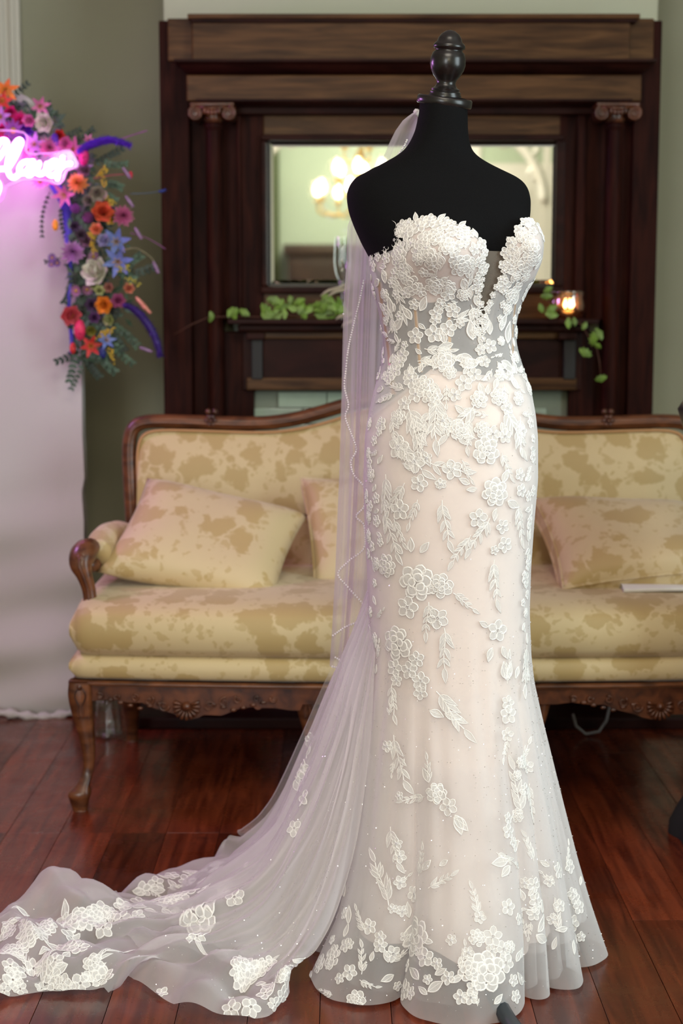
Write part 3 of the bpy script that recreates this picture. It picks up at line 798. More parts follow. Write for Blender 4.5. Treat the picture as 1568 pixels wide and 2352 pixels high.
# ================================================================== backdrop panel
YD = 4.60
def bd_edge(py): return np.interp(py, [200, 420, 600, 800, 1000, 1050, 1100, 1130, 1200, 1400, 1640], [60, 160, 166, 184, 187, 190, 192, 186, 192, 190, 165])
rows = []
for j in range(120):
    py = 215 + (1640-215)*j/119; row = []
    for i in range(60):
        u = i/59; px = -420 + (bd_edge(py)+420)*u
        top = 215 if px < 40 else 215+((px-40)/120)**2*215
        p = at(px, max(py, min(top, 430)), YD)
        s = max(0, (py-1050)/600)
        dy = -.010*sin(u*8+py*.004) - .018*s*sin(py*.021+1.8*sin(u*3.1)) - .012*s*sin(py*.045+u*5) + .02*max(0, u-.9)*10*.4
        row.append((p.x, YD + dy, max(.004, p.z)))
    rows.append(row)
bk = [[(x, YD+.07, z) for x, y, z in (r[0], r[-1])] for r in rows]
m = MB().grid(rows); m.grid([[r[-1], (r[-1][0], YD+.07, r[-1][2])] for r in rows])
m.grid([[(r[0][0], YD+.07, r[0][2]), (r[-1][0], YD+.07, r[-1][2])] for r in rows])
bdp = thing('arch_backdrop', 'arched photo backdrop panel covered in creased white linen', 'backdrop')
m.build('linen_cover', M['backdrop'], bdp)
# puddled hem
hm = [(x, YD-.03+.012*sin(14*x), .012+.008*sin(23*x)) for x in np.linspace(at(-420, 1640, YD).x, at(168, 1640, YD).x, 60)]
MB().tube(hm, [.012+.005*sin(k*1.7) for k in range(60)], 8).build('hem', M['backdrop'], bdp)

# ================================================================== neon sign
YN = 4.43
ns = thing('neon_sign', 'glowing violet pink neon script sign ending in the word flower', 'sign')
def crv(pts, n): return cat(np.array(pts, float), n)
strokes = [
 # f : loop and long descender (partly out of frame)
 [(-40, 390), (-12, 372), (8, 348), (16, 330), (12, 322), (2, 324), (-10, 345), (-16, 380), (-12, 410), (-4, 420), (-2, 432), (-10, 452), (-22, 462)],
 # cross stroke f to l
 [(-14, 392), (0, 388), (14, 387), (24, 378)],
 # l
 [(20, 384), (34, 362), (46, 336), (49, 325), (44, 321), (36, 328), (24, 350), (17, 376), (20, 398), (29, 408), (40, 403), (48, 393)],
 # o
 [(72, 372), (60, 371), (50, 376), (44, 388), (48, 398), (58, 396), (66, 386), (72, 372), (76, 370)],
 # w
 [(72, 372), (66, 386), (62, 398), (68, 402), (78, 394), (90, 374), (86, 388), (86, 398), (94, 400), (104, 392), (108, 376)],
 # e
 [(104, 392), (116, 386), (126, 378), (130, 371), (122, 370), (112, 378), (108, 390), (112, 401), (122, 403), (134, 394)],
 # r
 [(144, 362), (140, 378), (134, 398), (132, 410)],
 [(132, 394), (142, 384), (150, 378), (162, 376)],
 [(-330, 370), (-322, 395), (-308, 402), (-296, 372), (-290, 398), (-276, 402), (-266, 372), (-258, 368)],  # unseen letters from here on, added for more violet light
 [(-250, 372), (-250, 396), (-240, 402), (-228, 384)],
 [(-232, 392), (-212, 350), (-206, 322), (-214, 318), (-226, 350), (-228, 392), (-214, 402), (-200, 388)],
 [(-158, 374), (-172, 370), (-184, 386), (-178, 401), (-164, 394), (-146, 350), (-136, 318), (-150, 366), (-150, 396), (-138, 402), (-120, 388)]]
for i, s_ in enumerate(strokes):
    P = crv(s_, 8*len(s_)); pts = V3([at(x, y, YN) for x, y in P])
    nm = 'neon_tube'
    mb = MB().tube(pts, .0066, 10); mb.sph(pts[0], .0066, 8); mb.sph(pts[-1], .0066, 8)
    mb.build(nm, M['neon'], ns)
out_ = [(-60, 300), (30, 300), (62, 312), (62, 350), (100, 352), (130, 350), (160, 345), (176, 368), (178, 384), (155, 392), (146, 414), (132, 424), (112, 416), (60, 412), (30, 422), (14, 430), (8, 456), (-20, 476), (-60, 476)]
oc = crv(out_, 90); P = [at(x, y, YN+.012) for x, y in oc]
m = MB(); n = len(P); c0 = at(20, 380, YN+.012)
rows = [[tuple(c0.lerp(p, t)) for p in P] for t in (0.0, 1.0)]
rows2 = [[(x, y+.004, z) for x, y, z in r] for r in rows]
m.grid(rows, True); m.grid([rows[1], rows2[1]], True); m.grid(rows2, True)
m.build('acrylic_sheet', M['acryl'], ns)
M['acryle'] = simple('acrylic_edge', (.9, .6, .95), .2, **{'Transmission Weight': .3})
MB().tube(V3(P), .0022, 5, closed=True).build('acrylic_edge', M['acryle'], ns)

lm = thing('fill_lamp_on_stand', 'added magenta fill lamp on a thin stand beside the backdrop, out of the frame', 'lamp')  # stand and housing added to carry the magenta fill
MB().tube([(-1.72, 4.03, 0.02), (-1.72, 4.03, 1.80)], .012, 8).build('pole', M['blackplastic'], lm)
MB().box((-1.86, 3.97, 1.60), (-1.66, 4.12, 2.0), bev=.01).build('housing', M['blackplastic'], lm, smooth=False)
MB().lathe([(.001, .0), (.16, .0), (.16, .015), (.02, .03)], (-1.72, 4.03, 0), 24).build('base', M['blackplastic'], lm)

# ================================================================== floral installation
fa = thing('floral_installation', 'bright flower and foliage installation hung down the right of the white backdrop', 'flowers')
def petal_pts(L, W, cup, n=5, tipsharp=1.0):
    rows = []
    for j in range(n+1):
        t = j/n; w_ = W/2*sin(pi*min(1, t**.8*.92+.06))**tipsharp
        rows.append([(L*t, -w_, cup*L*t*t + .15*w_), (L*t, 0, cup*L*t*t), (L*t, w_, cup*L*t*t+.15*w_)])
    return rows
def bloom(kind, px, py, r, col, d=None, col2=None, tilt=None, name=None):
    """flower facing the camera (local +Z -> towards the camera with random tilt)"""
    d = d or YD-.10+rng.uniform(-.03, .03); rm = r*1.12/FOC*d; m = MB()
    tl_ = tilt if tilt is not None else (rng.uniform(-.45, .45), rng.uniform(-.45, .45))
    q = Matrix.Rotation(pi/2+tl_[0], 3, 'X') @ Matrix.Rotation(tl_[1], 3, 'Y'); q = q
    c = at(px, py, d)
    def put(rows, a, lift, tiltup, mi):
        ra = Matrix.Rotation(a, 3, 'Z') @ Matrix.Rotation(-tiltup, 3, 'Y')
        m.grid([[tuple(c + q @ (ra @ Vector(p) + Vector((0, 0, lift)))) for p in row] for row in rows], mi=mi)
    if kind == 'dahlia':
        n = 70
        for k in range(n):
            f = k/n; a = k*2.39996; L = rm*(.45+.6*f); put(petal_pts(L, L*.34, .1, 3), a, rm*.55*(1-f), 1.35*(1-f)+.0, 0)
    elif kind == 'rose':
        for ring, (n, up, L, lift) in enumerate(((6, .15, 1.0, 0), (6, .5, .95, .06), (5, .9, .85, .1), (4, 1.2, .72, .16), (3, 1.4, .6, .2))):
            for k in range(n): put(petal_pts(rm*L, rm*L*.95, .35, 4, .7), 2*pi*k/n+ring*.6, rm*lift, up, 1 if ring > 3 and col2 else 0)
    elif kind == 'lily':
        n = 6
        for k in range(n): put(petal_pts(rm*1.1, rm*.42, -.1+.25*(k % 2), 5, 1.1), 2*pi*k/n+.2, 0, .35, 0)
        for k in range(6):
            a = k*1.05; p0 = c; p1 = c + q @ Vector((rm*.3*cos(a), rm*.3*sin(a), rm*.45)); m.tube(V3([p0, p1]), rm*.035, 4, mi=1)
    elif kind == 'daisy':
        for k in range(12): put(petal_pts(rm, rm*.34, .05, 4, .8), 2*pi*k/12, 0, .2, 0)
        m.sph(c + q @ Vector((0, 0, rm*.08)), rm*.26, 8, 1)
    elif kind == 'ball':
        for k in range(40):
            zz = 1-2*(k+.5)/40; rr = math.sqrt(1-zz*zz); a = k*2.39996
            m.sph(c + Vector((rr*cos(a), rr*sin(a), zz))*rm*.8, rm*.26, 6, 0)
    elif kind == 'bud':
        m.sph(c, rm, 10, 0, sc=(.6, .6, 1.1)); put(petal_pts(rm*1.3, rm*.6, .4, 4), rng.uniform(0, 6), 0, .9, 0)
    nm = name or {'dahlia': 'dahlia', 'rose': 'rose', 'lily': 'lily', 'daisy': 'daisy', 'ball': 'ball_flower', 'bud': 'flower_bud'}[kind]
    return m.build(nm, [petal(col), petal(col2 or (.5, .3, .04))], fa)
OR, RED, MAG, PNK, VIO, LIL = (.85, .22, .03), (.62, .03, .03), (.72, .02, .22), (.70, .18, .42), (.10, .015, .40), (.42, .20, .50)
WHT, BLU, NAVY, COR, YEL, MAU, LIM, PUR = (.72, .70, .58), (.16, .22, .55), (.01, .02, .14), (.80, .26, .13), (.62, .42, .03), (.26, .14, .20), (.45, .48, .20), (.18, .03, .22)
BL = [('lily', 12, 205, 27, OR), ('lily', 5, 232, 22, RED), ('lily', 92, 243, 21, PNK), ('rose', 104, 280, 23, WHT), ('dahlia', 44, 276, 20, MAG), ('rose', 68, 275, 15, PNK),
 ('lily', 3, 268, 24, LIL), ('rose', 24, 258, 14, MAG), ('dahlia', 60, 300, 22, VIO), ('rose', 135, 311, 13, RED), ('bud', 126, 322, 13, VIO), ('daisy', 30, 300, 24, PUR), ('rose', 8, 300, 20, MAG),
 ('lily', 80, 332, 26, LIL), ('dahlia', 110, 340, 24, PNK), ('lily', 60, 345, 26, PNK), ('daisy', 130, 352, 22, LIL), ('lily', 168, 345, 27, PNK), ('rose', 152, 330, 18, PNK), ('bud', 192, 358, 18, MAG), ('lily', 203, 322, 13, PNK),
 ('lily', 188, 385, 22, LIL), ('rose', 196, 392, 16, MAU), ('dahlia', 181, 423, 24, (.85, .30, .10)), ('lily', 148, 446, 26, PNK), ('daisy', 92, 415, 18, PNK), ('lily', 110, 412, 16, PNK),
 ('rose', 222, 442, 19, (.36, .30, .24)), ('rose', 205, 462, 14, (.33, .28, .26)), ('bud', 241, 449, 9, (.7, .42, .5)), ('rose', 235, 488, 25, (.70, .12, .05)), ('rose', 258, 502, 15, (.55, .42, .04)), ('dahlia', 281, 497, 24, (.55, .12, .28)),
 ('ball', 173, 479, 10, PUR), ('ball', 203, 500, 12, (.22, .05, .20)), ('bud', 127, 517, 11, (.9, .34, .02)), ('rose', 222, 528, 15, COR), ('dahlia', 166, 582, 27, (.45, .20, .46)), ('daisy', 120, 592, 11, (.16, .08, .26)), ('daisy', 132, 604, 10, (.12, .06, .2)), ('daisy', 118, 608, 9, (.2, .1, .28)),
 ('lily', 268, 555, 30, BLU), ('lily', 272, 600, 32, BLU), ('rose', 240, 553, 16, (.40, .38, .60)), ('rose', 200, 555, 15, MAU), ('rose', 226, 628, 34, WHT), ('rose', 214, 655, 14, LIM), ('rose', 228, 668, 12, LIM),
 ('rose', 240, 700, 21, (.85, .28, .03)), ('rose', 270, 690, 17, (.45, .10, .25)), ('rose', 295, 664, 13, (.72, .26, .16)), ('rose', 250, 660, 12, (.42, .18, .14)), ('rose', 160, 722, 24, (.66, .10, .13), (.85, .4, .03)), ('bud', 183, 758, 20, (.75, .03, .12)),
 ('rose', 252, 735, 14, LIM), ('rose', 209, 758, 13, (.35, .32, .06)), ('lily', 208, 795, 24, RED), ('lily', 243, 782, 21, BLU), ('bud', 236, 810, 12, NAVY), ('bud', 255, 483, 12, NAVY), ('daisy', 175, 668, 14, (.30, .12, .22)), ('daisy', 200, 665, 13, (.35, .15, .28)),
 ('rose', 210, 700, 16, (.10, .05, .12)), ('rose', 215, 730, 14, (.14, .05, .16)), ('rose', 185, 540, 14, (.12, .07, .11)), ('rose', 170, 520, 12, (.10, .05, .12)), ('bud', 167, 800, 11, RED), ('bud', 300, 402, 7, (.7, .02, .06)), ('daisy', 215, 590, 14, MAU)]
for b_ in BL: bloom(b_[0], b_[1], b_[2], b_[3], b_[4], col2=(b_[5] if len(b_) > 5 else None))
def leaf_spray(px0, py0, px1, py1, n, size, m_, d=None, bend=8, name='leaf_spray', wid=.32):
    d = d or YD-.07; a = Vector((px0, py0)); b = Vector((px1, py1)); u = (b-a).normalized(); pr = Vector((-u.y, u.x)); m = MB()
    st = [a.lerp(b, t/8)+pr*bend*sin(pi*t/8) for t in range(9)]
    m.tube(V3([at(p.x, p.y, d) for p in st]), .0012, 4)
    for k in range(n):
        t = (k+1)/n; p = a.lerp(b, t)+pr*bend*sin(pi*t)
        for s in (-1, 1):
            di = (u + pr*s*rng.uniform(.6, 1.1)).normalized(); w_ = Vector((-di.y, di.x))*size*wid
            q = [p, p+di*size*.35+w_, p+di*size*.75+w_*.7, p+di*size, p+di*size*.75-w_*.7, p+di*size*.35-w_]
            dd = d+rng.uniform(-.02, .01)
            V = [at(x.x, x.y, dd-.004*(i in (1, 5))) for i, x in enumerate(q)]; m.add(V, [(0, 1, 2, 5), (2, 3, 4, 5)])
    return m.build(name, m_, fa)
for (a_, b_, c_, d_, n, s, mm) in ((150, 400, 185, 470, 6, 16, 'leafg'), (210, 380, 275, 345, 7, 14, 'leafd'), (230, 370, 285, 375, 6, 13, 'leafg'), (240, 420, 275, 430, 5, 14, 'leafg'), (200, 430, 260, 460, 6, 16, 'leafg'),
        (115, 440, 97, 540, 9, 8, 'leafd'), (140, 470, 150, 540, 7, 9, 'leafd'), (170, 480, 240, 560, 8, 18, 'leafg'), (165, 520, 190, 640, 8, 20, 'leafg'), (190, 560, 240, 610, 6, 20, 'leafd'), (230, 590, 300, 640, 7, 18, 'leafg'),
        (260, 630, 345, 615, 7, 16, 'leafd'), (290, 620, 320, 590, 5, 15, 'leafg'), (170, 620, 150, 690, 7, 15, 'leafd'), (190, 640, 190, 760, 9, 20, 'leafd'), (200, 700, 260, 780, 8, 18, 'leafg'), (230, 720, 280, 800, 8, 18, 'leafd'),
        (250, 740, 310, 790, 7, 16, 'leafg'), (180, 780, 160, 870, 8, 14, 'leafg'), (190, 790, 225, 860, 8, 16, 'leafd'), (220, 800, 260, 850, 7, 16, 'leafg'), (185, 800, 135, 828, 5, 14, 'leafd'), (250, 770, 300, 830, 7, 15, 'leafg'), (190, 830, 165, 890, 6, 10, 'leafg'),
        (20, 230, 60, 195, 5, 12, 'leafd'), (60, 260, 110, 240, 5, 12, 'leafd'), (130, 320, 180, 300, 6, 12, 'leafd'), (160, 330, 210, 300, 6, 13, 'leafd'), (140, 590, 108, 600, 5, 9, 'leafd'), (175, 430, 170, 500, 6, 16, 'leafd'), (210, 480, 250, 540, 6, 18, 'leafd'), (195, 600, 210, 690, 7, 22, 'leafd'), (215, 640, 265, 720, 7, 20, 'leafd')):
    leaf_spray(a_, b_, c_, d_, n, s, M[mm], bend=rng.uniform(-8, 8), d=YD-.05+rng.uniform(-.015, .02))
for (a_, b_, c_, d_, col) in ((225, 400, 245, 385, YEL), (240, 430, 235, 395, YEL), (245, 455, 262, 470, YEL), (210, 555, 218, 580, YEL), (205, 535, 215, 550, YEL), (290, 640, 320, 655, (.5, .45, .05)), (235, 765, 262, 755, YEL), (250, 800, 262, 830, YEL), (270, 620, 300, 615, (.5, .45, .05)), (250, 760, 225, 775, YEL)):
    m = MB()
    for k in range(22):
        t = k/21; p = at(a_+(c_-a_)*t+rng.uniform(-6, 6), b_+(d_-b_)*t+rng.uniform(-6, 6), YD-.12+rng.uniform(-.01, .01)); m.sph(p, .0032, 5)
    m.build('mimosa_sprig', petal(col), fa)
def plume(pts, r, col, name, hairs=700, d=YD-.13):
    P = cat(np.array(pts, float), 24); m = MB(); k = d/FOC
    c3 = [at(x, y, d) for x, y in P]; rad = [r*k*.52*(sin(pi*min(1, (i+1.5)/26))**.5) for i in range(24)]
    m.tube(V3(c3), rad, 8)
    for h in range(hairs):
        i = rng.randrange(0, 23); c = c3[i]; t = (c3[i+1]-c3[i]).normalized(); a = rng.uniform(0, 2*pi)
        o = Vector((cos(a), .7*sin(a), 0)); o = (o - t*o.dot(t)).normalized() if True else o
        b = c + o*rad[i]*.8; e = b + (o*.9+t*.8).normalized()*r*k*rng.uniform(.5, .95); s = t.cross(o)*.0018
        m.add([b-s, b+s, e], [(0, 1, 2)])
    m.build(name, petal(col), fa)
plume([(178, 352), (200, 336), (230, 325), (260, 322), (298, 334)], 17, (.085, .012, .50), 'feather_plume')
plume([(282, 700), (310, 712), (340, 745), (360, 785), (368, 818)], 16, (.035, .012, .16), 'feather_plume')
plume([(312, 682), (328, 700), (346, 720)], 9, (.80, .33, .24), 'pampas_tail', 90)
for (x, y, a) in ((291, 397, 55), (297, 462, 55), (317, 535, 60), (358, 614, 65), (335, 803, 20)):
    u = (cos(R(a)), sin(R(a))); plume([(x-u[0]*15, y-u[1]*15), (x, y), (x+u[0]*15, y+u[1]*15)], 7, (.34, .22, .36), 'bunny_tail_grass', 60)
plume([(364, 440), (372, 439), (381, 436)], 6, (.02, .05, .25), 'bunny_tail_grass', 30)
for pts, col in (([(275, 320), (305, 310), (338, 300)], (.35, .06, .35)), ([(300, 445), (335, 444), (368, 440)], (.07, .12, .16)), ([(300, 535), (340, 548), (380, 572)], (.25, .08, .22)), ([(300, 715), (330, 735), (352, 765), (368, 785)], (.3, .03, .2)), ([(270, 580), (310, 570), (345, 590), (358, 610)], (.3, .28, .15)), ([(215, 410), (260, 402), (300, 400)], (.4, .05, .1))):
    P = cat(np.array(pts, float), 14); MB().tube(V3([at(x, y, YD-.12) for x, y in P]), .0013, 5).build('grass_stem', petal(col), fa)
# royal blue ribbon down the inside edge
rb = MB(); rows = []
for t in np.linspace(0, 1, 50):
    py = 425+(812-425)*t; wv = 3*sin(t*15); px = np.interp(py, [425, 470, 520, 600, 812], [128, 148, 158, 160, 162])+wv
    wd_ = np.interp(py, [425, 500, 600, 812], [34, 22, 9, 9]); rows.append([tuple(at(px+wd_*(i-1)/2, py, YD-.06-.008*(i == 1)-.006*sin(t*21))) for i in range(3)])
rb.grid(rows); rb.build('ribbon', M['ribbon'], fa)
# dense dark core of moss and foliage behind the blooms
m = MB()
for k in range(900):
    t = rng.random()
    if t < .28: px, py = rng.uniform(-30, 150), 0; py = 262+px*.35+rng.uniform(-50, 62)
    elif t < .45: px = rng.uniform(120, 215); py = rng.uniform(330, 430)
    else:
        py = rng.uniform(420, 830); px = rng.gauss(205+20*sin(py*.01), 32 if py < 780 else 22)
        px = max(160, px)
    p = at(px, py, YD-.045+rng.uniform(-.02, .02)); a = rng.uniform(0, 6.3); s = rng.uniform(.009, .02)
    u = Vector((cos(a), rng.uniform(-.5, .5), sin(a)))*s; w_ = Vector((-sin(a), rng.uniform(-.5, .5), cos(a)))*s*.4
    m.add([p-u, p+w_, p+u, p-w_], [(0, 1, 2, 3)])
m.build('foliage_filler', M['leafg'], fa, kind='stuff', smooth=False)

# ================================================================== room seen in the mirror
RYF = RY0
cb = thing('dark_cabinet', 'dark wooden cabinet against the pale green wall behind the camera', 'cabinet')
MB().box((-.42, RYF+.03, .08), (.42, RYF+.42, 1.66), bev=.01).build('body', M['dkroom'], cb, smooth=False)
MB().box((-.46, RYF+.02, 1.66), (.46, RYF+.45, 1.74), bev=.012).build('cornice', M['dkroom'], cb, smooth=False)
MB().box((-.46, RYF+.03, 0), (.46, RYF+.44, .08), bev=.01).build('plinth', M['dkroom'], cb, smooth=False)
for x in (-.38, .02):
    d_ = MB().box((x, RYF+.42, .14), (x+.37, RYF+.44, 1.6), bev=.006).build('door', M['dkroom'], cb, smooth=False)
    MB().sph((x+(.33 if x < 0 else .04), RYF+.455, .9), .014, 10).build('knob', M['gold'], d_)
ct = MB(); rows = []
for j in range(8):
    rows.append([(x, RYF+.09+.02*sin(x*75), .05+j*.37) for x in np.linspace(-.62, -.50, 24)])
ct.grid(rows).build('curtain', M['curtain'], label='olive green curtain strip hanging beside the rear window', category='curtain')
# white painted double door on the wall behind the camera
dr = thing('door_1', 'white panelled door in the wall behind the camera', 'door'); del dr['label']; del dr['category']; dr['kind'] = 'structure'
MB().box((1.02, RYF, 0), (1.12, RYF+.05, 2.75), bev=.006).build('casing', M['white'], dr, smooth=False)
MB().box((2.02, RYF, 0), (2.14, RYF+.05, 2.75), bev=.006).build('casing', M['white'], dr, smooth=False)
MB().box((1.0, RYF, 2.75), (2.16, RYF+.06, 2.9), bev=.006).build('lintel', M['white'], dr, smooth=False)
MB().box((1.12, RYF, .02), (2.02, RYF+.02, 2.4), bev=.004).build('leaf', M['white'], dr, smooth=False)
for x in (1.2, 1.62):
    for z0, z1 in ((.2, .95), (1.1, 2.2)): MB().box((x, RYF+.02, z0), (x+.32, RYF+.032, z1), bev=.008).build('panel', M['white'], dr, smooth=False)
MB().box((1.12, RYF, 2.4), (2.02, RYF+.02, 2.75), bev=.004).build('transom_panel', M['rear'], dr, smooth=False)
MB().sph((1.2, RYF+.06, 1.02), .03, 12).build('door_handle', M['gold'], dr)
# fretwork brackets across the wide opening
def fret(x0, s, z, label):
    o = thing('fretwork_bracket', label, 'bracket'); m = MB(); y = RYF+1.0
    m.box((min(x0, x0+s*.7), y, z), (max(x0, x0+s*.7), y+.03, z+.05)); m.box((min(x0, x0+s*.05), y, z-.6), (max(x0, x0+s*.05), y+.03, z))
    m.build('rail', M['white'], o, smooth=False)
    m = MB(); P = [(x0+s*.6*cos(a), y+.015, z-.6*sin(a)+.0) for a in np.linspace(0, pi/2, 20)]
    P = [(x0+s*(.62-.58*sin(a)), y+.015, z-.56*(1-cos(a))) for a in np.linspace(0, pi/2, 20)]
    m.tube(P, .035, 8)
    for (cx, cz, r, k) in ((.16, -.16, .09, 1), (.34, -.09, .06, -1), (.10, -.36, .06, 1)):
        m.tube([(x0+s*(cx+r*(1-t/22)*cos(k*t*.5)), y+.015, z+cz+r*(1-t/22)*sin(k*t*.5)) for t in range(20)], .022, 8)
    m.build('scroll', M['white'], o)
fret(-.72, 1, 2.58, 'white scrolled fretwork bracket at the left of the opening, seen in the mirror')
fret(1.55, -1, 2.58, 'white scrolled fretwork bracket at the right of the opening, seen in the mirror')
# chandelier
CH = Vector((.13, -1.0, 0))
ch = thing('chandelier', 'lit brass and crystal chandelier hanging behind the camera, seen in the mirror', 'chandelier')
MB().lathe([(.001, CZ), (.07, CZ-.002), (.05, CZ-.05), (.012, CZ-.07), (.012, 2.45), (.03, 2.42), (.035, 2.35), (.015, 2.3), (.02, 2.1), (.05, 2.0), (.055, 1.92), (.03, 1.84), (.012, 1.78), (.001, 1.76)], (CH.x, CH.y, 0), 20).build('stem', M['gold'], ch)
for ring, (nn, rad, zb) in enumerate(((8, .30, 1.985), (6, .17, 2.12), (3, .11, 2.33))):
    for k in range(nn):
        a = 2*pi*k/nn+.25+ring*.4; e = Vector((CH.x+rad*cos(a), CH.y+rad*sin(a), zb))
        P = cat(np.array([(CH.x+.02*cos(a), CH.y+.02*sin(a), zb-.06), (CH.x+rad*.5*cos(a), CH.y+rad*.5*sin(a), zb-.14), (CH.x+rad*.95*cos(a), CH.y+rad*.95*sin(a), zb-.12), (e.x, e.y, zb-.05)]), 14)
        ar = MB().tube(V3(P), .007, 6).lathe([(.001, -.05), (.035, -.045), (.012, -.03), (.012, .0)], e, 12).build('arm', M['gold'], ch)
        MB().lathe([(.009, 0), (.017, .02), (.02, .04), (.012, .065), (.001, .085)], e, 10).build('bulb', M['bulb'], ar)
m = MB()
for k in range(90):
    a = rng.uniform(0, 6.28); z = rng.uniform(1.56, 2.4); r = np.interp(z, [1.56, 1.75, 1.9, 2.1, 2.4], [.05, .16, .30, .2, .12])*rng.uniform(.8, 1)
    m.sph((CH.x+r*cos(a), CH.y+r*sin(a), z), rng.uniform(.008, .014), 6, sc=(.7, .7, 1.5))
m.build('crystal', M['crystal'], ch, kind='stuff')

# ================================================================== dress form
YC = 2.87
KC = YC/FOC
def xw(px): return (px-784)*0 + at(px, 720, YC).x
def tab(rows):
    a = np.array(rows, float); return a
def interp(T, p, c):
    return np.interp(p, T[:, 0], T[:, c])
def smoothtab(T, n=400):
    p = np.linspace(T[0, 0], T[-1, 0], n); out = [p]
    for c in range(1, T.shape[1]):
        y = np.interp(p, T[:, 0], T[:, c]); k = 5; ker = np.hanning(2*k+3)[1:-1]; ker /= ker.sum()
        yp = np.concatenate([2*y[0]-y[k:0:-1], y, 2*y[-1]-y[-2:-k-2:-1]]); out.append(np.convolve(yp, ker, 'valid'))
    return np.array(out).T
FT = smoothtab(tab([(232, 964, 1072, .048), (260, 962, 1073, .049), (300, 953, 1074, .050), (325, 942, 1077, .052), (345, 928, 1083, .055), (360, 908, 1096, .057), (375, 880, 1120, .059), (390, 850, 1150, .061), (400, 830, 1172, .063), (410, 814, 1192, .066), (425, 802, 1207, .072),
    (440, 797, 1214, .078), (460, 796, 1218, .085), (490, 801, 1217, .093), (520, 812, 1212, .100), (560, 830, 1208, .106), (600, 852, 1200, .108), (650, 870, 1192, .104), (700, 882, 1178, .098), (760, 892, 1168, .094), (850, 885, 1190, .102), (960, 868, 1212, .125)]), 300)
DT = smoothtab(tab([(470, 832, 1218, .102), (490, 836, 1226, .108), (520, 842, 1237, .113), (560, 848, 1245, .119), (600, 849, 1242, .119), (640, 851, 1226, .115), (680, 860, 1203, .108), (720, 870, 1189, .103), (760, 877, 1182, .101), (800, 882, 1187, .103), (830, 879, 1196, .107), (860, 869, 1206, .114),
    (900, 859, 1218, .124), (950, 847, 1227, .134), (1000, 839, 1232, .143), (1100, 835, 1232, .150), (1200, 838, 1223, .151), (1300, 843, 1216, .151), (1400, 846, 1213, .152), (1500, 846, 1216, .156), (1560, 843, 1222, .163), (1650, 834, 1240, .18),
    (1750, 822, 1262, .20), (1850, 808, 1284, .222), (1950, 790, 1306, .25), (2050, 762, 1330, .285), (2168, 702, 1361, .328)]), 500)
def zrow(p): return np.array([at(784, q, YC).z for q in np.atleast_1d(p)])
PT = np.linspace(200, 2200, 500); ZT = zrow(PT)
XL_ = np.array([at(0, q, YC).x for q in PT]); XK = np.array([at(1000, q, YC).x-at(0, q, YC).x for q in PT])/1000
def pz(p): return np.interp(p, PT, ZT)
def pxw(px, p): return np.interp(p, PT, XL_) + px*np.interp(p, PT, XK)
VAL = [-180, -128, -78, -27, 30, 44, 66, 100, 138, 180]
def fold(thd):
    out = np.zeros_like(thd)
    for a, b in zip(VAL[:-1], VAL[1:]):
        m = (thd >= a) & (thd <= b); u = (thd[m]-a)/(b-a); out[m] = np.sin(pi*u)**.55*min(1, (b-a)/34)
    return out
def body(T, th, p, bust=0.0, off=0.0, folds=0.0, ripple=0.0):
    """th radians (0 = towards camera, + = image right), p = pixel row; arrays"""
    a_l, a_r, b = interp(T, p, 1), interp(T, p, 2), interp(T, p, 3)
    xl_, xr_ = pxw(a_l, p), pxw(a_r, p); cx = (xl_+xr_)/2; a = (xr_-xl_)/2 + off; b = b + off
    n_ = 2.25; s, c = np.sin(th), np.cos(th)
    k = 1/((np.abs(s)**n_ + np.abs(c)**n_)**(1/n_))
    td = np.degrees(th); t = np.clip((p-1500)/668, 0, 1)
    if folds:
        f = 1 + folds*(t**1.4)*(fold(td)-.75) + .012*np.clip((p-1400)/300, 0, 1)*np.sin(td*.45+p*.002)*(1-t)
        k = k*f
    if ripple:
        k = k*(1+ripple*np.clip((p-1300)/500, .0, 1)*(np.sin(np.radians(td*22)+2*np.sin(p*.004))*.5+np.sin(np.radians(td*37))*.3))
    x = cx + a*s*k; y = YC - b*c*k
    if bust:
        y = y - bust*np.exp(-((td+12)/27)**2-((p-585)/62)**2) - bust*.9*np.exp(-((td-60)/20)**2-((p-572)/58)**2) + bust*.35*np.exp(-((td-25)/9)**2-((p-590)/60)**2)
    return np.stack([x, y, pz(p)+0*x], -1)
def tgrid(T, ths, ps, **kw):
    TH, PP = np.meshgrid(ths, ps); return body(T, TH, PP, **kw)
df = thing('dress_form', 'black jersey dress form with turned finial wearing the wedding gown', 'dress form')
ths = np.linspace(-pi, pi, 96, endpoint=False)
FG = tgrid(FT, ths, np.concatenate([np.linspace(232, 345, 20), np.linspace(350, 470, 50), np.linspace(476, 958, 50)]), bust=.035)
# shoulders lean: neck slightly forward
m = MB().grid(FG, True); nr = len(FG)
m.f.append(tuple(i for i in range(96))); m.m.append(0); m.f.append(tuple((nr-1)*96+i for i in range(96))[::-1]); m.m.append(0)
m.build('torso', M['black'], df)
cb_ = at(1020, 238, YC); axd = (at(1034, 90, YC-.012) - at(1021, 238, YC)).normalized()
capax = Vector((.13, -.14, 1)).normalized()
MB().lathe([(.001, -.004), (.0475, -.004), (.0495, -.002), (.0495, .009), (.047, .0115), (.001, .0115)], cb_, 48, axis=capax).build('neck_cap', M['blackwood'], df)
fp = [(0, 0), (36, 0), (37, 5), (34, 9), (35, 12), (31, 15), (32, 19), (26, 22), (22, 28), (21, 33), (23, 39), (30, 48), (37, 60), (40, 72), (39, 86), (35, 97), (30, 101), (30, 104), (35, 107), (36, 112), (33, 117), (28, 121), (26, 128), (20, 137), (10, 144), (1, 146)]
sharp(MB().lathe([(max(.3, r)*KC, z*KC+.010) for r, z in fp], cb_, 40, axis=axd).build('finial', M['blackwood'], df), 60)
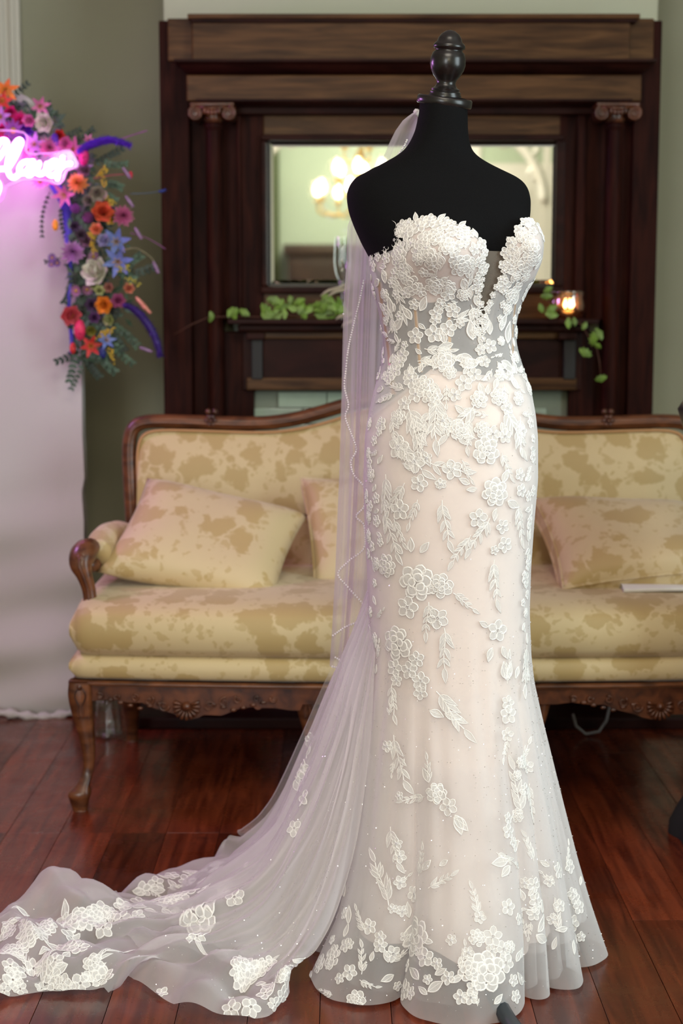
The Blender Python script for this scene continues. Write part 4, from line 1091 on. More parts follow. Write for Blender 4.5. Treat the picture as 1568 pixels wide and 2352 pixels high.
MB().lathe([(.019, .10), (.019, pz(958)+.02)], (cb_.x+.01, YC, 0), 20).build('pole', M['blackwood'], df)
px0 = cb_.x+.01
fx = at(1166, 2345, 2.55)
for (lx, ly) in ((fx.x+.012, 2.46), (px0-.20, YC+.02), (px0+.16, YC+.17)):
    e = Vector((lx-px0, ly-YC, 0)); P = [Vector((px0, YC, 0)) + e*t for t in (0, .15, .4, .65, .85, 1.0)]
    for q, z in zip(P, (.14, .135, .085, .035, .016, .015)): q.z = z
    c_ = cat(np.array(V3(P)), 24); MB().tube(V3(c_), .0145, 10, flat=.95).build('leg', M['leg_iron'], df)
MB().lathe([(.001, .12), (.032, .12), (.035, .16), (.032, .23), (.02, .25)], (px0, YC, 0), 24).build('hub', M['blackwood'], df)

# ================================================================== wedding gown
wg = thing('wedding_gown', 'strapless ivory lace mermaid wedding gown with glitter tulle train on the form', 'dress')
NK = np.array([(835, 630), (846, 602), (857, 572), (880, 546), (905, 525), (935, 507), (965, 503), (990, 498), (1020, 504), (1050, 517), (1080, 540), (1096, 562), (1102, 600), (1111, 680), (1128, 776), (1139, 700), (1149, 620), (1153, 575), (1166, 547), (1186, 520), (1206, 497), (1224, 513), (1238, 548)], float)
def thx(th): return 1046 + 197*np.sin(th)
def ptop(th):
    p = np.interp(thx(th), NK[:, 0], NK[:, 1]) + 9; td = np.degrees(th)
    p = np.where(td < -90, 640+np.clip((-90-td)/50, 0, 1)*60, p); p = np.where(td > 90, 560+np.clip((td-90)/50, 0, 1)*140, p)
    return p
thb = np.unique(np.concatenate([np.linspace(-pi, pi, 200), np.arcsin((np.linspace(1095, 1150, 60)-1046)/197)]))
def band(top, bot, n, ths_, **kw):
    tp, bt = top(ths_), bot(ths_); v = np.linspace(0, 1, n)[:, None]
    PP = tp[None]*(1-v)+bt[None]*v; TH = np.repeat(ths_[None], n, 0); return body(DT, TH, PP, **kw)
BU = .045
def waist(th):
    px = thx(th); w_ = np.interp(px, [850, 868, 890, 905, 940, 980, 1040, 1100, 1135, 1200, 1243], [950, 935, 915, 903, 872, 842, 847, 852, 862, 845, 850]); td = np.degrees(th)
    return np.where(abs(td) > 90, 880, w_)
MB().grid(band(ptop, lambda t: waist(t)+12, 46, thb, bust=BU)).build('bodice_mesh', M['sheer'], wg, label='sheer grey mesh bodice')
# cups
def cupbot(th):
    px = thx(th); L = 612+84*np.clip(np.cos((px-985)/128*pi/2), 0, 1); Rr = 575+72*np.clip(np.cos((px-1215)/75*pi/2), 0, 1); return np.where(px < 1122, L, Rr)
for (x0, x1) in ((862, 1103), (1150, 1241)):
    tt = np.linspace(np.arcsin((x0-1046)/197), np.arcsin(min(.995, (x1-1046)/197)), 60)
    MB().grid(band(lambda t: ptop(t)+5, lambda t: np.maximum(ptop(t)+12, cupbot(t)), 24, tt, bust=BU, off=-.0022)).build('cup', M['cup'], wg, label='blush padded cup')
# plunge mesh
tt = np.linspace(np.arcsin((1094-1046)/197), np.arcsin((1160-1046)/197), 24)
MB().grid(band(lambda t: 582+0*t, lambda t: 790+0*t, 24, tt, bust=BU, off=-.003)).build('plunge_mesh', M['tan'], wg, label='tan net in the plunging neckline')
# boning channels
for (xa, pa, xb, pb_, wd_) in ((872, 650, 905, 900, 14), (1022, 700, 1024, 835, 9), (948, 690, 962, 850, 8), (1172, 660, 1165, 840, 8)):
    P = []
    for t in np.linspace(0, 1, 16):
        p = pa+(pb_-pa)*t; x = xa+(xb-xa)*t; row = []
        for s in (-1, 0, 1):
            th = math.asin(max(-.99, min(.99, (x+s*wd_/2-(interp(DT, p, 1)+interp(DT, p, 2))/2)/((interp(DT, p, 2)-interp(DT, p, 1))/2)))); row.append(body(DT, np.array(th), np.array(p), bust=BU, off=-.0005+.0012*(s == 0)))
        P.append(row)
    MB().grid(P).build('boning', M['bone'], wg)
# lining skirt (opaque), narrower than the overskirt
LT = DT.copy(); mask = LT[:, 0] > 1500; tt_ = np.clip((LT[:, 0]-1500)/640, 0, 1)
LT[:, 1] = LT[:, 1]+2+tt_**1.3*62; LT[:, 2] = LT[:, 2]-2-tt_**1.2*62; LT[:, 3] = LT[:, 3]-tt_*.06
ths2 = np.linspace(-pi, pi, 220)
def lin_bot(th): td = np.degrees(th); return 2085+18*np.sin(np.radians(td*2+30))+14*np.sin(np.radians(td*5))
def lgrid(T, top, bot, n, ths_, **kw):
    tp, bt = top(ths_), bot(ths_); v = np.linspace(0, 1, n)[:, None]; PP = tp[None]*(1-v)+bt[None]*v
    return body(T, np.repeat(ths_[None], n, 0), PP, **kw)
MB().grid(lgrid(LT, waist, lin_bot, 130, ths2, off=-.003, folds=.24, ripple=.006)).build('lining', M['satin'], wg, label='opaque blush satin lining')
# soft netting under the overskirt, reaching nearly to the floor
MB().grid(lgrid(LT, lambda t: 1700+0*t, lambda t: 2158+0*t, 80, ths2, off=.012, folds=.2, ripple=.016)).build('petticoat', M['tulle2'], wg)
# outer tulle skirt
NR_, NT_ = 260, 420
thg = np.linspace(-pi, pi, NT_); psg = np.linspace(856, 2166, NR_)
SK = tgrid(DT, thg, psg, folds=.30, ripple=.008, off=.0008)
MB().grid(SK).build('overskirt', M['tulle'], wg, label='glitter tulle overskirt')
MB().grid(tgrid(DT, ths2, np.linspace(1500, 2080, 120), folds=.25, ripple=-.009, off=-.008)).build('tulle_layer', M['tulle2'], wg)
BG = tgrid(DT, thg, np.linspace(480, 870, 140), bust=BU)      # full bodice surface, for lace placement only

# ---------------- surfaces for lace
class Surf:
    def __init__(s, P):
        s.P = np.asarray(P, float); s.ny, s.nx = s.P.shape[:2]
        dv = np.gradient(s.P, axis=0); du = np.gradient(s.P, axis=1); s.du, s.dv = du, dv
        n = np.cross(du, dv); n /= np.linalg.norm(n, axis=2, keepdims=True)+1e-12; s.N = n
        V = [tuple(p) for p in s.P.reshape(-1, 3)]; F = [(j*s.nx+i, j*s.nx+i+1, (j+1)*s.nx+i+1, (j+1)*s.nx+i) for j in range(s.ny-1) for i in range(s.nx-1)]
        s.bvh = BVHTree.FromPolygons(V, F)
    def ev(s, A, u, v):
        u = np.clip(u, 0, s.nx-1.001); v = np.clip(v, 0, s.ny-1.001); i = u.astype(int); j = v.astype(int); fu = (u-i)[:, None]; fv = (v-j)[:, None]
        return (A[j, i]*(1-fu)+A[j, i+1]*fu)*(1-fv)+(A[j+1, i]*(1-fu)+A[j+1, i+1]*fu)*fv
    def hit(s, px, py):
        o = Vector((0, 0, CAMZ)); h, n, idx, d = s.bvh.ray_cast(o, ray(px, py))
        if idx is None: return None
        return (idx % (s.nx-1))+.5, (idx // (s.nx-1))+.5
    def stamp(s, u0, v0, V2, h, flip):
        i, j = int(min(u0, s.nx-1)), int(min(v0, s.ny-1)); du, dv = s.du[j, i], s.dv[j, i]
        # tangent frame: a = image right, b = image up
        n = s.N[j, i]*flip
        a = np.array([1., 0, 0]); a = a-n*a.dot(n)
        if np.linalg.norm(a) < .25: a = np.cross([0, 0, 1.], n); a = a if a[0] > 0 or True else -a
        a /= np.linalg.norm(a); b = np.cross(n, a)
        if b[2] < -.2: b = -b
        J = np.stack([du, dv], 1); G = np.linalg.pinv(J)
        D = V2[:, :1]*a+V2[:, 1:2]*b; uv = D @ G.T
        u = u0+uv[:, 0]; v = v0+uv[:, 1]
        return s.ev(s.P, u, v)+s.ev(s.N, u, v)*(flip*h)[:, None]
def motif_piece(L, W, n=6, sharp_=1.0, notch=0.0, cord=.0011, ch=.0014, fh=.0007, pw=.75, curl=0.0):
    """one petal / leaf along +x: fill strip (mat 1) and raised cord outline (mat 0)"""
    t = np.linspace(0, 1, n+1); w_ = W/2*np.sin(pi*np.clip(t**back_pow(sharp_), 0, 1))**pw
    x = L*t; x2 = x.copy()
    if notch: x2[-1] = L*(1-notch)
    V = []; H = []; F = []; MI = []; yc = curl*L*t**2
    for k in range(n+1): V += [(x[k], yc[k]+w_[k]), (x2[k], yc[k]), (x[k], yc[k]-w_[k])]; H += [.0002, fh, .0002]
    for k in range(n):
        for c in (0, 1): F.append((3*k+c, 3*k+c+1, 3*k+4+c, 3*k+3+c)); MI.append(1)
    o = len(V); loop = [(x[k], yc[k]+w_[k]) for k in range(n+1)]+[(x[k], yc[k]-w_[k]) for k in range(n-1, 0, -1)]
    if notch: loop[n] = (L*(1-notch), yc[n])
    loop = np.array(loop); m = len(loop); cen = loop.mean(0)
    tg = np.roll(loop, -1, 0)-np.roll(loop, 1, 0); tg /= np.linalg.norm(tg, axis=1, keepdims=True)+1e-9; nr_ = np.stack([tg[:, 1], -tg[:, 0]], 1)
    for s_, hh in ((-.5, .0001), (0, ch), (.5, .0001)):
        V += [tuple(q) for q in loop+nr_*s_*cord*1.7]; H += [hh]*m
    for k in range(m):
        k2 = (k+1) % m
        for c in (0, 1): F.append((o+c*m+k, o+c*m+k2, o+(c+1)*m+k2, o+(c+1)*m+k)); MI.append(0)
    return np.array(V), np.array(H), F, MI
def back_pow(s): return s
class Mot:
    def __init__(s): s.V = []; s.H = []; s.F = []; s.M = []; s.n = 0; s.beads = []
    def put(s, piece, x, y, ang, sc=1.0, lift=0.0):
        V, H, F, MI = piece; ca, sa = cos(ang), sin(ang)
        s.V.append(np.stack([x+sc*(V[:, 0]*ca-V[:, 1]*sa), y+sc*(V[:, 0]*sa+V[:, 1]*ca)], 1)); s.H.append(H+lift)
        s.F += [tuple(i+s.n for i in f) for f in F]; s.M += MI; s.n += len(V)
    def stem(s, pts, w_=.0010):
        pts = np.array(pts); tg = np.gradient(pts, axis=0); tg /= np.linalg.norm(tg, axis=1, keepdims=True)+1e-9; nr_ = np.stack([tg[:, 1], -tg[:, 0]], 1)
        o = s.n; k = len(pts); s.V.append(np.concatenate([pts-nr_*w_, pts, pts+nr_*w_])); s.H.append(np.concatenate([np.zeros(k)+.0001, np.zeros(k)+.0012, np.zeros(k)+.0001]))
        for i in range(k-1):
            for c in (0, 1): s.F.append((o+c*k+i, o+c*k+i+1, o+(c+1)*k+i+1, o+(c+1)*k+i)); s.M.append(0)
        s.n += 3*k
    def out(s): return np.concatenate(s.V), np.concatenate(s.H), s.F, s.M
def mot_flower(r, a0=None, petals=5):
    m = Mot(); a0 = rng.uniform(0, 6.28) if a0 is None else a0
    for k in range(petals):
        pc = motif_piece(r*.90, r*rng.uniform(.66, .80), 5, .72, .10, cord=r*.045+.0003, ch=.0017); a = a0+2*pi*k/petals+rng.uniform(-.08, .08); m.put(pc, r*.14*cos(a), r*.14*sin(a), a)
    m.beads = [(r*.16*cos(q*1.05), r*.16*sin(q*1.05)) for q in range(6)]+[(0, 0)]
    return m
def mot_rose(r):
    m = Mot(); a0 = rng.uniform(0, 6.28)
    for ring, (n, R_, l, lift) in enumerate(((7, .50, .56, 0), (5, .28, .50, .0009), (3, .08, .42, .0017))):
        for k in range(n):
            a = a0+2*pi*k/n+ring*.5+rng.uniform(-.15, .15); l = l*rng.uniform(.88, 1.1); pc = motif_piece(r*l, r*l*1.15, 5, .8, .04, cord=r*.05+.0003, ch=.0015, fh=.001); m.put(pc, r*R_*cos(a), r*R_*sin(a), a+rng.uniform(-.15, .15), 1, lift)
    m.beads = [(r*rng.uniform(0, .5)*cos(q), r*rng.uniform(0, .5)*sin(q)) for q in np.linspace(0, 6.2, 9)]
    return m
def mot_leaf(L, a):
    m = Mot(); m.put(motif_piece(L, L*.46, 8, .85, 0, cord=L*.028+.0003, ch=.0016, pw=1.15, curl=rng.uniform(-.22, .22)), 0, 0, a); m.stem([(L*.08*cos(a)*k, L*.08*sin(a)*k) for k in range(11)], .0005+L*.01); return m
def mot_spray(L, a, n=4, bend=.25, s=.40):
    L = L*1.1
    m = Mot(); pts = []
    for k in range(9):
        t = k/8; x = L*t; y = bend*L*sin(pi*t*.5)**2; pts.append((x*cos(a)-y*sin(a), x*sin(a)+y*cos(a)))
    m.stem(pts, .0006+L*.006)
    for k in range(n):
        q = pts[int(1+(k)*7/n)]; 
        for sd in (-1, 1):
            l = L*s*(1-.35*k/n)*rng.uniform(.85, 1.1); m.put(motif_piece(l, l*.29, 5, .8, 0, cord=.0005+L*.005, ch=.0011, pw=1.1, curl=-sd*rng.uniform(.05, .25)), q[0], q[1], a+sd*rng.uniform(.5, .75)+bend*.8)
    m.put(motif_piece(L*s, L*s*.34, 5, .8, 0, cord=.0005+L*.005, pw=1.1, curl=.15), pts[-1][0], pts[-1][1], a+bend*1.4)
    return m
BEADS = MB()
ICO = [(0, 0, 1), (1, 0, 0), (0, 1, 0), (-1, 0, 0), (0, -1, 0), (0, 0, -1)]; ICF = [(0, 1, 2), (0, 2, 3), (0, 3, 4), (0, 4, 1), (5, 2, 1), (5, 3, 2), (5, 4, 3), (5, 1, 4)]
def bead(p, r): BEADS.add([(p[0]+r*a, p[1]+r*b, p[2]+r*c) for a, b, c in ICO], ICF)
NLACE = [0]
def lace(S, px, py, mot, name, bd=True, uv=None, flip=None):
    h = uv or S.hit(px, py)
    if h is None: return False
    u, v = h; i, j = int(min(u, S.nx-1)), int(min(v, S.ny-1))
    if flip is None:
        vd = Vector(tuple(S.P[j, i]))-Vector((0, 0, CAMZ)); flip = -1.0 if Vector(tuple(S.N[j, i])).dot(vd) > 0 else 1.0
    V, H, F, MI = mot.out(); W3 = S.stamp(u, v, V, H+.0006, flip)
    mb = MB(); mb.v = [tuple(q) for q in W3]; mb.f = F; mb.m = MI
    mb.build(name, [M['cord'], M['fill']], wg)
    if bd and mot.beads:
        B = np.array(mot.beads); P3 = S.stamp(u, v, B, np.zeros(len(B))+.0026, flip)
        for q in P3: bead(q, .0011)
    NLACE[0] += 1
    return True
S1 = Surf(SK); S2 = Surf(BG)
K = KC*.98
def r2(px): return px*K
def flower_at(S, x, y, r): return lace(S, x, y, mot_flower(r2(r)), 'lace_flower')
def rose_at(S, x, y, r): return lace(S, x, y, mot_rose(r2(r)), 'lace_rose')
def leaf_at(S, x, y, L, deg): return lace(S, x, y, mot_leaf(r2(L), R(deg)), 'lace_leaf')
def spray_at(S, x, y, L, deg, n=4): return lace(S, x, y, mot_spray(r2(L), R(deg), n, rng.choice([-.25, .25])), 'lace_spray')
# skirt motifs (pixel places on the photograph)
for x, y, r in [(915, 1030, 28), (950, 1062, 26), (962, 1108, 21), (918, 1172, 25), (1038, 1080, 24), (1014, 1112, 13), (1130, 1000, 21), (1158, 1003, 18), (1098, 1190, 23), (1154, 1212, 18), (1160, 1250, 20), (1135, 1265, 12), (978, 1050, 14),
    (935, 1395, 28), (1005, 1418, 26), (955, 1512, 20), (905, 1535, 22), (938, 1540, 22), (965, 1566, 22), (910, 1562, 16), (965, 1592, 18), (1008, 1110, 12), (1142, 1450, 27), (1165, 1612, 18), (1167, 1640, 23), (1165, 1690, 17),
    (1030, 1855, 22), (1166, 1910, 19), (1176, 1935, 14), (1165, 1880, 14), (915, 1965, 16), (920, 2025, 16), (948, 2050, 20), (925, 2090, 14), (850, 2130, 19), (872, 2156, 15), (975, 2200, 23), (905, 2190, 20), (930, 2275, 26), (1030, 2243, 17),
    (1160, 2215, 23), (1082, 2290, 17), (1130, 2150, 24), (1155, 2180, 20), (1165, 2082, 20), (1190, 2112, 15), (1180, 2250, 15), (1100, 2110, 15), (1225, 2035, 19), (1230, 2065, 18), (1225, 2098, 17), (1282, 2000, 21), (1264, 2026, 14),
    (1318, 2120, 21), (1322, 2062, 17), (1335, 2150, 13), (1192, 1090, 16), (1196, 1128, 17), (1212, 1290, 17), (1206, 1330, 20), (1210, 1760, 17), (1204, 1810, 15), (795, 2172, 18), (800, 2232, 19), (790, 2100, 15), (1075, 2190, 14)]:
    flower_at(S1, x, y, r)
for x, y, r in [(1115, 1038, 30), (1137, 1130, 33), (958, 1340, 44), (888, 1298, 28), (912, 1478, 40), (1003, 1820, 26), (955, 2150, 46), (1120, 2232, 42), (765, 2195, 32), (1010, 1345, 26), (735, 2215, 22), (1078, 2228, 28), (1240, 2020, 0.1)]:
    if r > 1: rose_at(S1, x, y, r)
for x, y, L, a in [(945, 1270, 34, 95), (925, 1275, 30, 140), (965, 1270, 32, 55), (1130, 1485, 34, 245), (1152, 1485, 34, 290), (1120, 1440, 26, 150), (985, 1630, 36, -25), (1020, 1640, 40, -20), (1160, 1560, 40, 110), (1165, 1560, 36, 75), (985, 1795, 36, 110), (1045, 1870, 46, -65), (1040, 1875, 44, -35),
    (1165, 1980, 44, 190), (1170, 1990, 36, 225), (1180, 1960, 36, 60), (985, 2275, 42, 30), (960, 2250, 44, 130), (1230, 2150, 44, -40), (1235, 2140, 42, 40), (1200, 2260, 40, 150), (940, 2110, 36, 100), (1000, 2240, 30, 30), (1200, 2070, 28, 100), (800, 2120, 44, 85), (790, 2060, 44, 95), (790, 2150, 34, 60),
    (1140, 1170, 30, 250), (1165, 1150, 40, -35), (1155, 1110, 34, 70), (1080, 1110, 28, 160), (1095, 1120, 24, 200), (1060, 2245, 30, 200), (1185, 2210, 34, 50), (905, 2240, 34, 210), (890, 2210, 30, 100), (1010, 1990, 24, 30), (970, 2000, 34, 40), (1190, 1530, 30, 250), (1245, 2100, 30, 80), (1300, 2130, 28, 200), (1315, 2160, 34, 265)]:
    leaf_at(S1, x, y, L, a)
for x, y, L, a, n in [(1015, 1150, 80, -95, 4), (1080, 1230, 62, -110, 4), (1135, 1285, 80, -100, 4), (985, 1385, 60, -80, 4), (1020, 1440, 80, -75, 4), (1000, 1590, 90, -40, 5), (900, 1570, 60, -100, 3), (1165, 1570, 50, 100, 3), (1165, 1700, 36, -95, 3), (975, 1830, 50, 200, 4), (985, 1800, 44, 110, 3), (950, 1090, 60, 130, 4),
    (985, 1060, 70, -30, 3), (905, 1190, 50, -80, 4), (1060, 1060, 40, -50, 3), (1095, 1010, 56, 160, 4), (1150, 1040, 50, -80, 4), (1040, 1360, 50, -25, 3), (985, 2040, 54, 35, 4), (960, 2010, 50, 60, 4), (840, 2140, 46, 140, 4), (830, 2235, 50, 75, 4), (1100, 2100, 50, 120, 4), (1060, 2220, 40, 60, 3), (1195, 1870, 90, 84, 4), (1200, 1760, 50, 80, 3),
    (895, 2080, 90, 95, 5), (895, 1900, 70, -92, 4), (1285, 2140, 50, 110, 4), (1300, 1990, 40, 55, 3), (905, 1690, 90, -88, 4), (895, 1640, 30, 90, 2), (1215, 1800, 60, -100, 4), (1225, 1980, 50, 100, 4), (800, 2000, 70, -85, 3), (1140, 1960, 50, -40, 3), (1190, 1160, 70, -95, 4), (1208, 1480, 80, -88, 5), (1212, 1250, 60, 95, 4), (900, 960, 60, -70, 4), (1000, 960, 60, -60, 4), (980, 960, 60, -120, 4), (1080, 960, 56, -110, 4), (1195, 960, 60, -100, 4)]:
    spray_at(S1, x, y, L, a, n)
# dense lace over the hip yoke and bodice (poisson-like)
def scatter(S, n, fn, spacing, region, tries=3000, placed=None):
    placed = placed if placed is not None else []; c = 0
    for _ in range(tries):
        if c >= n: break
        x, y = region()
        s_ = spacing(x, y)
        if s_ is None or any((x-a)**2+(y-b)**2 < (min(s_, e))**2 for a, b, e in placed): continue
        if fn(S, x, y): placed.append((x, y, s_)); c += 1
    return placed
def mix(S, x, y, big=22):
    k = rng.random(); r = rng.uniform(.7, 1.1)*big
    if k < .42: return flower_at(S, x, y, r)
    if k < .58: return rose_at(S, x, y, r*1.15)
    if k < .82: return leaf_at(S, x, y, r*1.7, rng.uniform(0, 360))
    return spray_at(S, x, y, r*2.2, rng.uniform(0, 360), 3)
def reg_cup():
    if rng.random() < .66: return rng.uniform(852, 1112), rng.uniform(505, 700)
    return rng.uniform(1150, 1238), rng.uniform(505, 680)
def inside(x, y, pad=8):
    t = np.interp(x, NK[:, 0], NK[:, 1]); return y > t+pad
pl = []
# edge of the neckline, walked along the cut edge itself
tq = np.concatenate([np.linspace(np.arcsin((852-1046)/197), np.arcsin((1127-1046)/197), 400), np.linspace(np.arcsin((1128-1046)/197), np.arcsin((1240-1046)/197), 300)])
pq = ptop(tq); E3 = np.array([body(DT, np.array([a]), np.array([b]), bust=BU)[0] for a, b in zip(tq, pq)]); acc = 1; kk = 0
for i_ in range(1, len(tq)):
    acc += np.linalg.norm(E3[i_]-E3[i_-1])
    if acc > .0125:
        acc = 0; kk += 1; uu = (tq[i_]+pi)/(2*pi)*(NT_-1); steep = 1104 < thx(tq[i_]) < 1152
        vv = (pq[i_]+(0 if steep else 5)-480)/390*139
        if kk % 3 == 0 and not steep: mo, nm_ = mot_leaf(r2(24), R(90+rng.uniform(-60, 60))), 'lace_leaf'
        else: mo, nm_ = mot_flower(r2(rng.uniform(11, 15) if not steep else rng.uniform(6.5, 8.5))), 'lace_flower'
        lace(S2, 0, 0, mo, nm_, uv=(uu, vv))
# then the placed bodice motifs
for (x, y, r, k) in [(985, 512, 17, 'f'), (1010, 520, 20, 'f'), (960, 522, 20, 'f'), (1040, 532, 19, 'f'), (935, 535, 20, 'f'), (908, 552, 16, 'f'), (885, 566, 15, 'f'), (868, 588, 14, 'f'), (1066, 552, 16, 'f'), (1088, 572, 15, 'f'), (1100, 602, 14, 'f'), (1207, 512, 15, 'f'), (1192, 528, 14, 'f'), (1173, 556, 14, 'f'), (1160, 580, 14, 'f'), (1224, 530, 14, 'f'), (1155, 610, 13, 'f'),
    (858, 612, 14, 'f'), (1000, 545, 24, 'r'), (975, 550, 22, 'r'), (1212, 550, 20, 'r'), (1202, 612, 25, 'r'), (1060, 612, 26, 'r'), (985, 590, 22, 'r'), (915, 590, 24, 'r'), (945, 655, 27, 'r'), (998, 655, 22, 'r'), (1095, 640, 11, 'f'), (1098, 668, 10, 'f'), (1158, 640, 11, 'f'), (1157, 668, 10, 'f'), (1103, 700, 10, 'f'), (1154, 700, 10, 'f'), (1110, 730, 9, 'f'), (1148, 730, 9, 'f'),
    (1001, 720, 17, 'f'), (995, 765, 22, 'f'), (1040, 715, 18, 'f'), (952, 772, 20, 'f'), (1030, 755, 20, 'f'), (1125, 795, 18, 'f'), (1018, 830, 26, 'r'), (925, 815, 18, 'f'), (1000, 735, 14, 'f')]:
    if k == 'f': flower_at(S2, x, y, r)
    else: rose_at(S2, x, y, r)
    pl.append((x, y, r*1.2))
for (x, y, L, a) in [(1085, 780, 46, 100), (1100, 830, 46, 200), (1150, 830, 46, -20), (1085, 825, 44, 170), (1165, 790, 50, 80), (965, 715, 36, 60), (945, 735, 36, 120), (905, 760, 40, 60), (1062, 640, 36, -70), (1080, 590, 34, -70), (1215, 580, 32, -80), (1190, 575, 30, -100), (1010, 590, 30, -80), (1150, 760, 40, 85), (1112, 760, 40, 80), (1125, 770, 34, 95), (900, 720, 40, 100), (1040, 790, 34, 200), (1020, 790, 36, 100), (885, 650, 34, 110), (1180, 700, 34, 60), (1175, 650, 30, 80)]:
    leaf_at(S2, x, y, L, a); pl.append((x, y, 14))
for (x, y, L, a) in [(1040, 735, 60, 5), (1080, 700, 66, -65), (960, 830, 50, 10), (905, 640, 70, -60), (975, 800, 50, -20), (1075, 690, 60, 110), (890, 700, 60, -75)]: spray_at(S2, x, y, L, a, 4); pl.append((x, y, 12))
scatter(S2, 75, lambda S, x, y: inside(x, y) and (x < 1104 or x > 1156) and mix(S, x, y, 17), lambda x, y: 19 if y < 680 else None, reg_cup, placed=pl)
scatter(S2, 46, lambda S, x, y: inside(x, y) and mix(S, x, y, 14), lambda x, y: 20, lambda: (rng.choice([rng.gauss(872, 9), rng.gauss(1190, 9), rng.gauss(885, 12)]), rng.uniform(610, 860)), placed=pl)
scatter(S2, 16, lambda S, x, y: (x < 1104 or x > 1145) and mix(S, x, y, 14), lambda x, y: 38, lambda: (rng.uniform(890, 1190), rng.uniform(690, 830)), placed=pl)
for x, y, L, a, n in [(935, 930, 95, -62, 5), (1000, 905, 90, -75, 5), (1090, 930, 80, -115, 4), (1160, 930, 90, -78, 5), (905, 1000, 90, -70, 5), (885, 1090, 80, -80, 5), (885, 1180, 80, -85, 4), (1125, 1190, 70, -110, 4), (930, 1110, 70, -110, 4), (960, 1150, 50, -95, 3)]:
    spray_at(S1, x, y, L, a, n)
pl2 = []
scatter(S1, 70, lambda S, x, y: mix(S, x, y, 19), lambda x, y: 24 if y < 905 else 33, lambda: (rng.uniform(868, 1222), rng.uniform(858, 990)), placed=pl2)
scatter(S2, 26, lambda S, x, y: mix(S, x, y, 17), lambda x, y: 20, lambda: (rng.uniform(880, 1196), rng.uniform(822, 866)), placed=[])
# side seams: thick vertical bands of lace on both silhouettes
def reg_side():
    y = rng.uniform(960, 1560)
    return (interp(DT, y, 1)+rng.uniform(5, 34 if y < 1250 else 22), y) if rng.random() < .68 else (interp(DT, y, 2)-rng.uniform(4, 16), y)
pl4 = [(x_, y_, 20) for x_, y_ in ((955, 2150), (1120, 2232), (765, 2195), (975, 2200), (1078, 2228))]
scatter(S1, 34, lambda S, x, y: mix(S, x, y, 17), lambda x, y: 34, lambda: (rng.uniform(715, 1200), rng.uniform(2150, 2310)), placed=pl4)
scatter(S1, 16, lambda S, x, y: mix(S, x, y, 17), lambda x, y: 34, lambda: (rng.uniform(1205, 1345), rng.uniform(1980, 2190)), placed=pl4)
scatter(S1, 12, lambda S, x, y: mix(S, x, y, 14), lambda x, y: 30, lambda: (rng.choice([rng.gauss(905, 6), rng.gauss(1190, 6)]), rng.uniform(1700, 2150)), placed=pl4)
pl3 = []
scatter(S1, 66, lambda S, x, y: mix(S, x, y, 15), lambda x, y: 20, reg_side, placed=pl3)

# ------------------------------------------------ train
def T3(x, y, d, zmin=.006):
    d = d-.10
    p = at(x, y, d)
    if p.z < zmin: p = fl(x, y, zmin)
    return tuple(p)
ribs_px = [
 [(852, 1330, 3.02), (815, 1450, 3.06), (765, 1555, 3.12), (700, 1705, 3.2), (625, 1850, 3.28), (560, 1930, 3.33), (522, 1945, 3.36)],
 [(850, 1345, 3.0), (812, 1460, 3.05), (765, 1570, 3.1), (705, 1710, 3.18), (640, 1850, 3.25), (560, 1960, 3.3), (478, 1978, 3.38)],
 [(848, 1360, 2.99), (812, 1470, 3.03), (768, 1580, 3.08), (706, 1730, 3.15), (635, 1880, 3.2), (510, 2020, 3.22), (370, 2014, 3.34)],
 [(846, 1372, 2.98), (812, 1480, 3.02), (768, 1600, 3.06), (700, 1760, 3.1), (610, 1930, 3.12), (420, 2070, 3.15), (250, 2086, 3.18)],
 [(845, 1385, 2.97), (812, 1490, 3.0), (768, 1620, 3.03), (695, 1790, 3.07), (590, 1970, 3.07), (370, 2100, 3.08), (190, 2062, 3.17)],
 [(845, 1396, 2.96), (812, 1500, 2.99), (766, 1640, 3.0), (690, 1820, 3.03), (575, 2000, 3.0), (330, 2120, 3.0), (105, 2020, 3.1)],
 [(845, 1408, 2.96), (812, 1515, 2.98), (766, 1660, 2.98), (688, 1850, 2.98), (565, 2030, 2.95), (290, 2140, 2.96), (40, 2070, 3.0)],
 [(846, 1418, 2.95), (813, 1530, 2.97), (768, 1690, 2.96), (688, 1880, 2.94), (560, 2060, 2.9), (270, 2165, 2.93), (-90, 2190, 2.9)],
 [(848, 1430, 2.94), (815, 1550, 2.95), (770, 1710, 2.94), (690, 1910, 2.9), (565, 2090, 2.87), (300, 2190, 2.9), (-40, 2288, 2.76)],
 [(849, 1440, 2.93), (817, 1565, 2.94), (775, 1740, 2.92), (700, 1940, 2.88), (575, 2120, 2.85), (340, 2210, 2.85), (110, 2280, 2.77)],
 [(851, 1450, 2.92), (820, 1580, 2.93), (782, 1760, 2.9), (712, 1960, 2.86), (600, 2140, 2.83), (410, 2215, 2.83), (235, 2276, 2.77)],
 [(853, 1460, 2.91), (824, 1600, 2.92), (790, 1790, 2.89), (724, 1990, 2.85), (625, 2160, 2.82), (480, 2225, 2.8), (305, 2252, 2.8)],
 [(855, 1470, 2.90), (828, 1620, 2.91), (795, 1820, 2.87), (735, 2020, 2.83), (645, 2180, 2.8), (520, 2260, 2.76), (385, 2300, 2.75)],
 [(857, 1480, 2.89), (832, 1650, 2.9), (798, 1850, 2.86), (740, 2050, 2.82), (655, 2200, 2.77), (575, 2285, 2.73), (500, 2336, 2.71)],
 [(859, 1490, 2.88), (836, 1680, 2.88), (802, 1890, 2.84), (748, 2080, 2.79), (675, 2210, 2.75), (630, 2290, 2.71), (612, 2338, 2.69)],
 [(862, 1500, 2.87), (842, 1700, 2.87), (812, 1930, 2.82), (768, 2100, 2.78), (712, 2200, 2.75), (680, 2250, 2.74), (662, 2283, 2.73)]]
RB = []
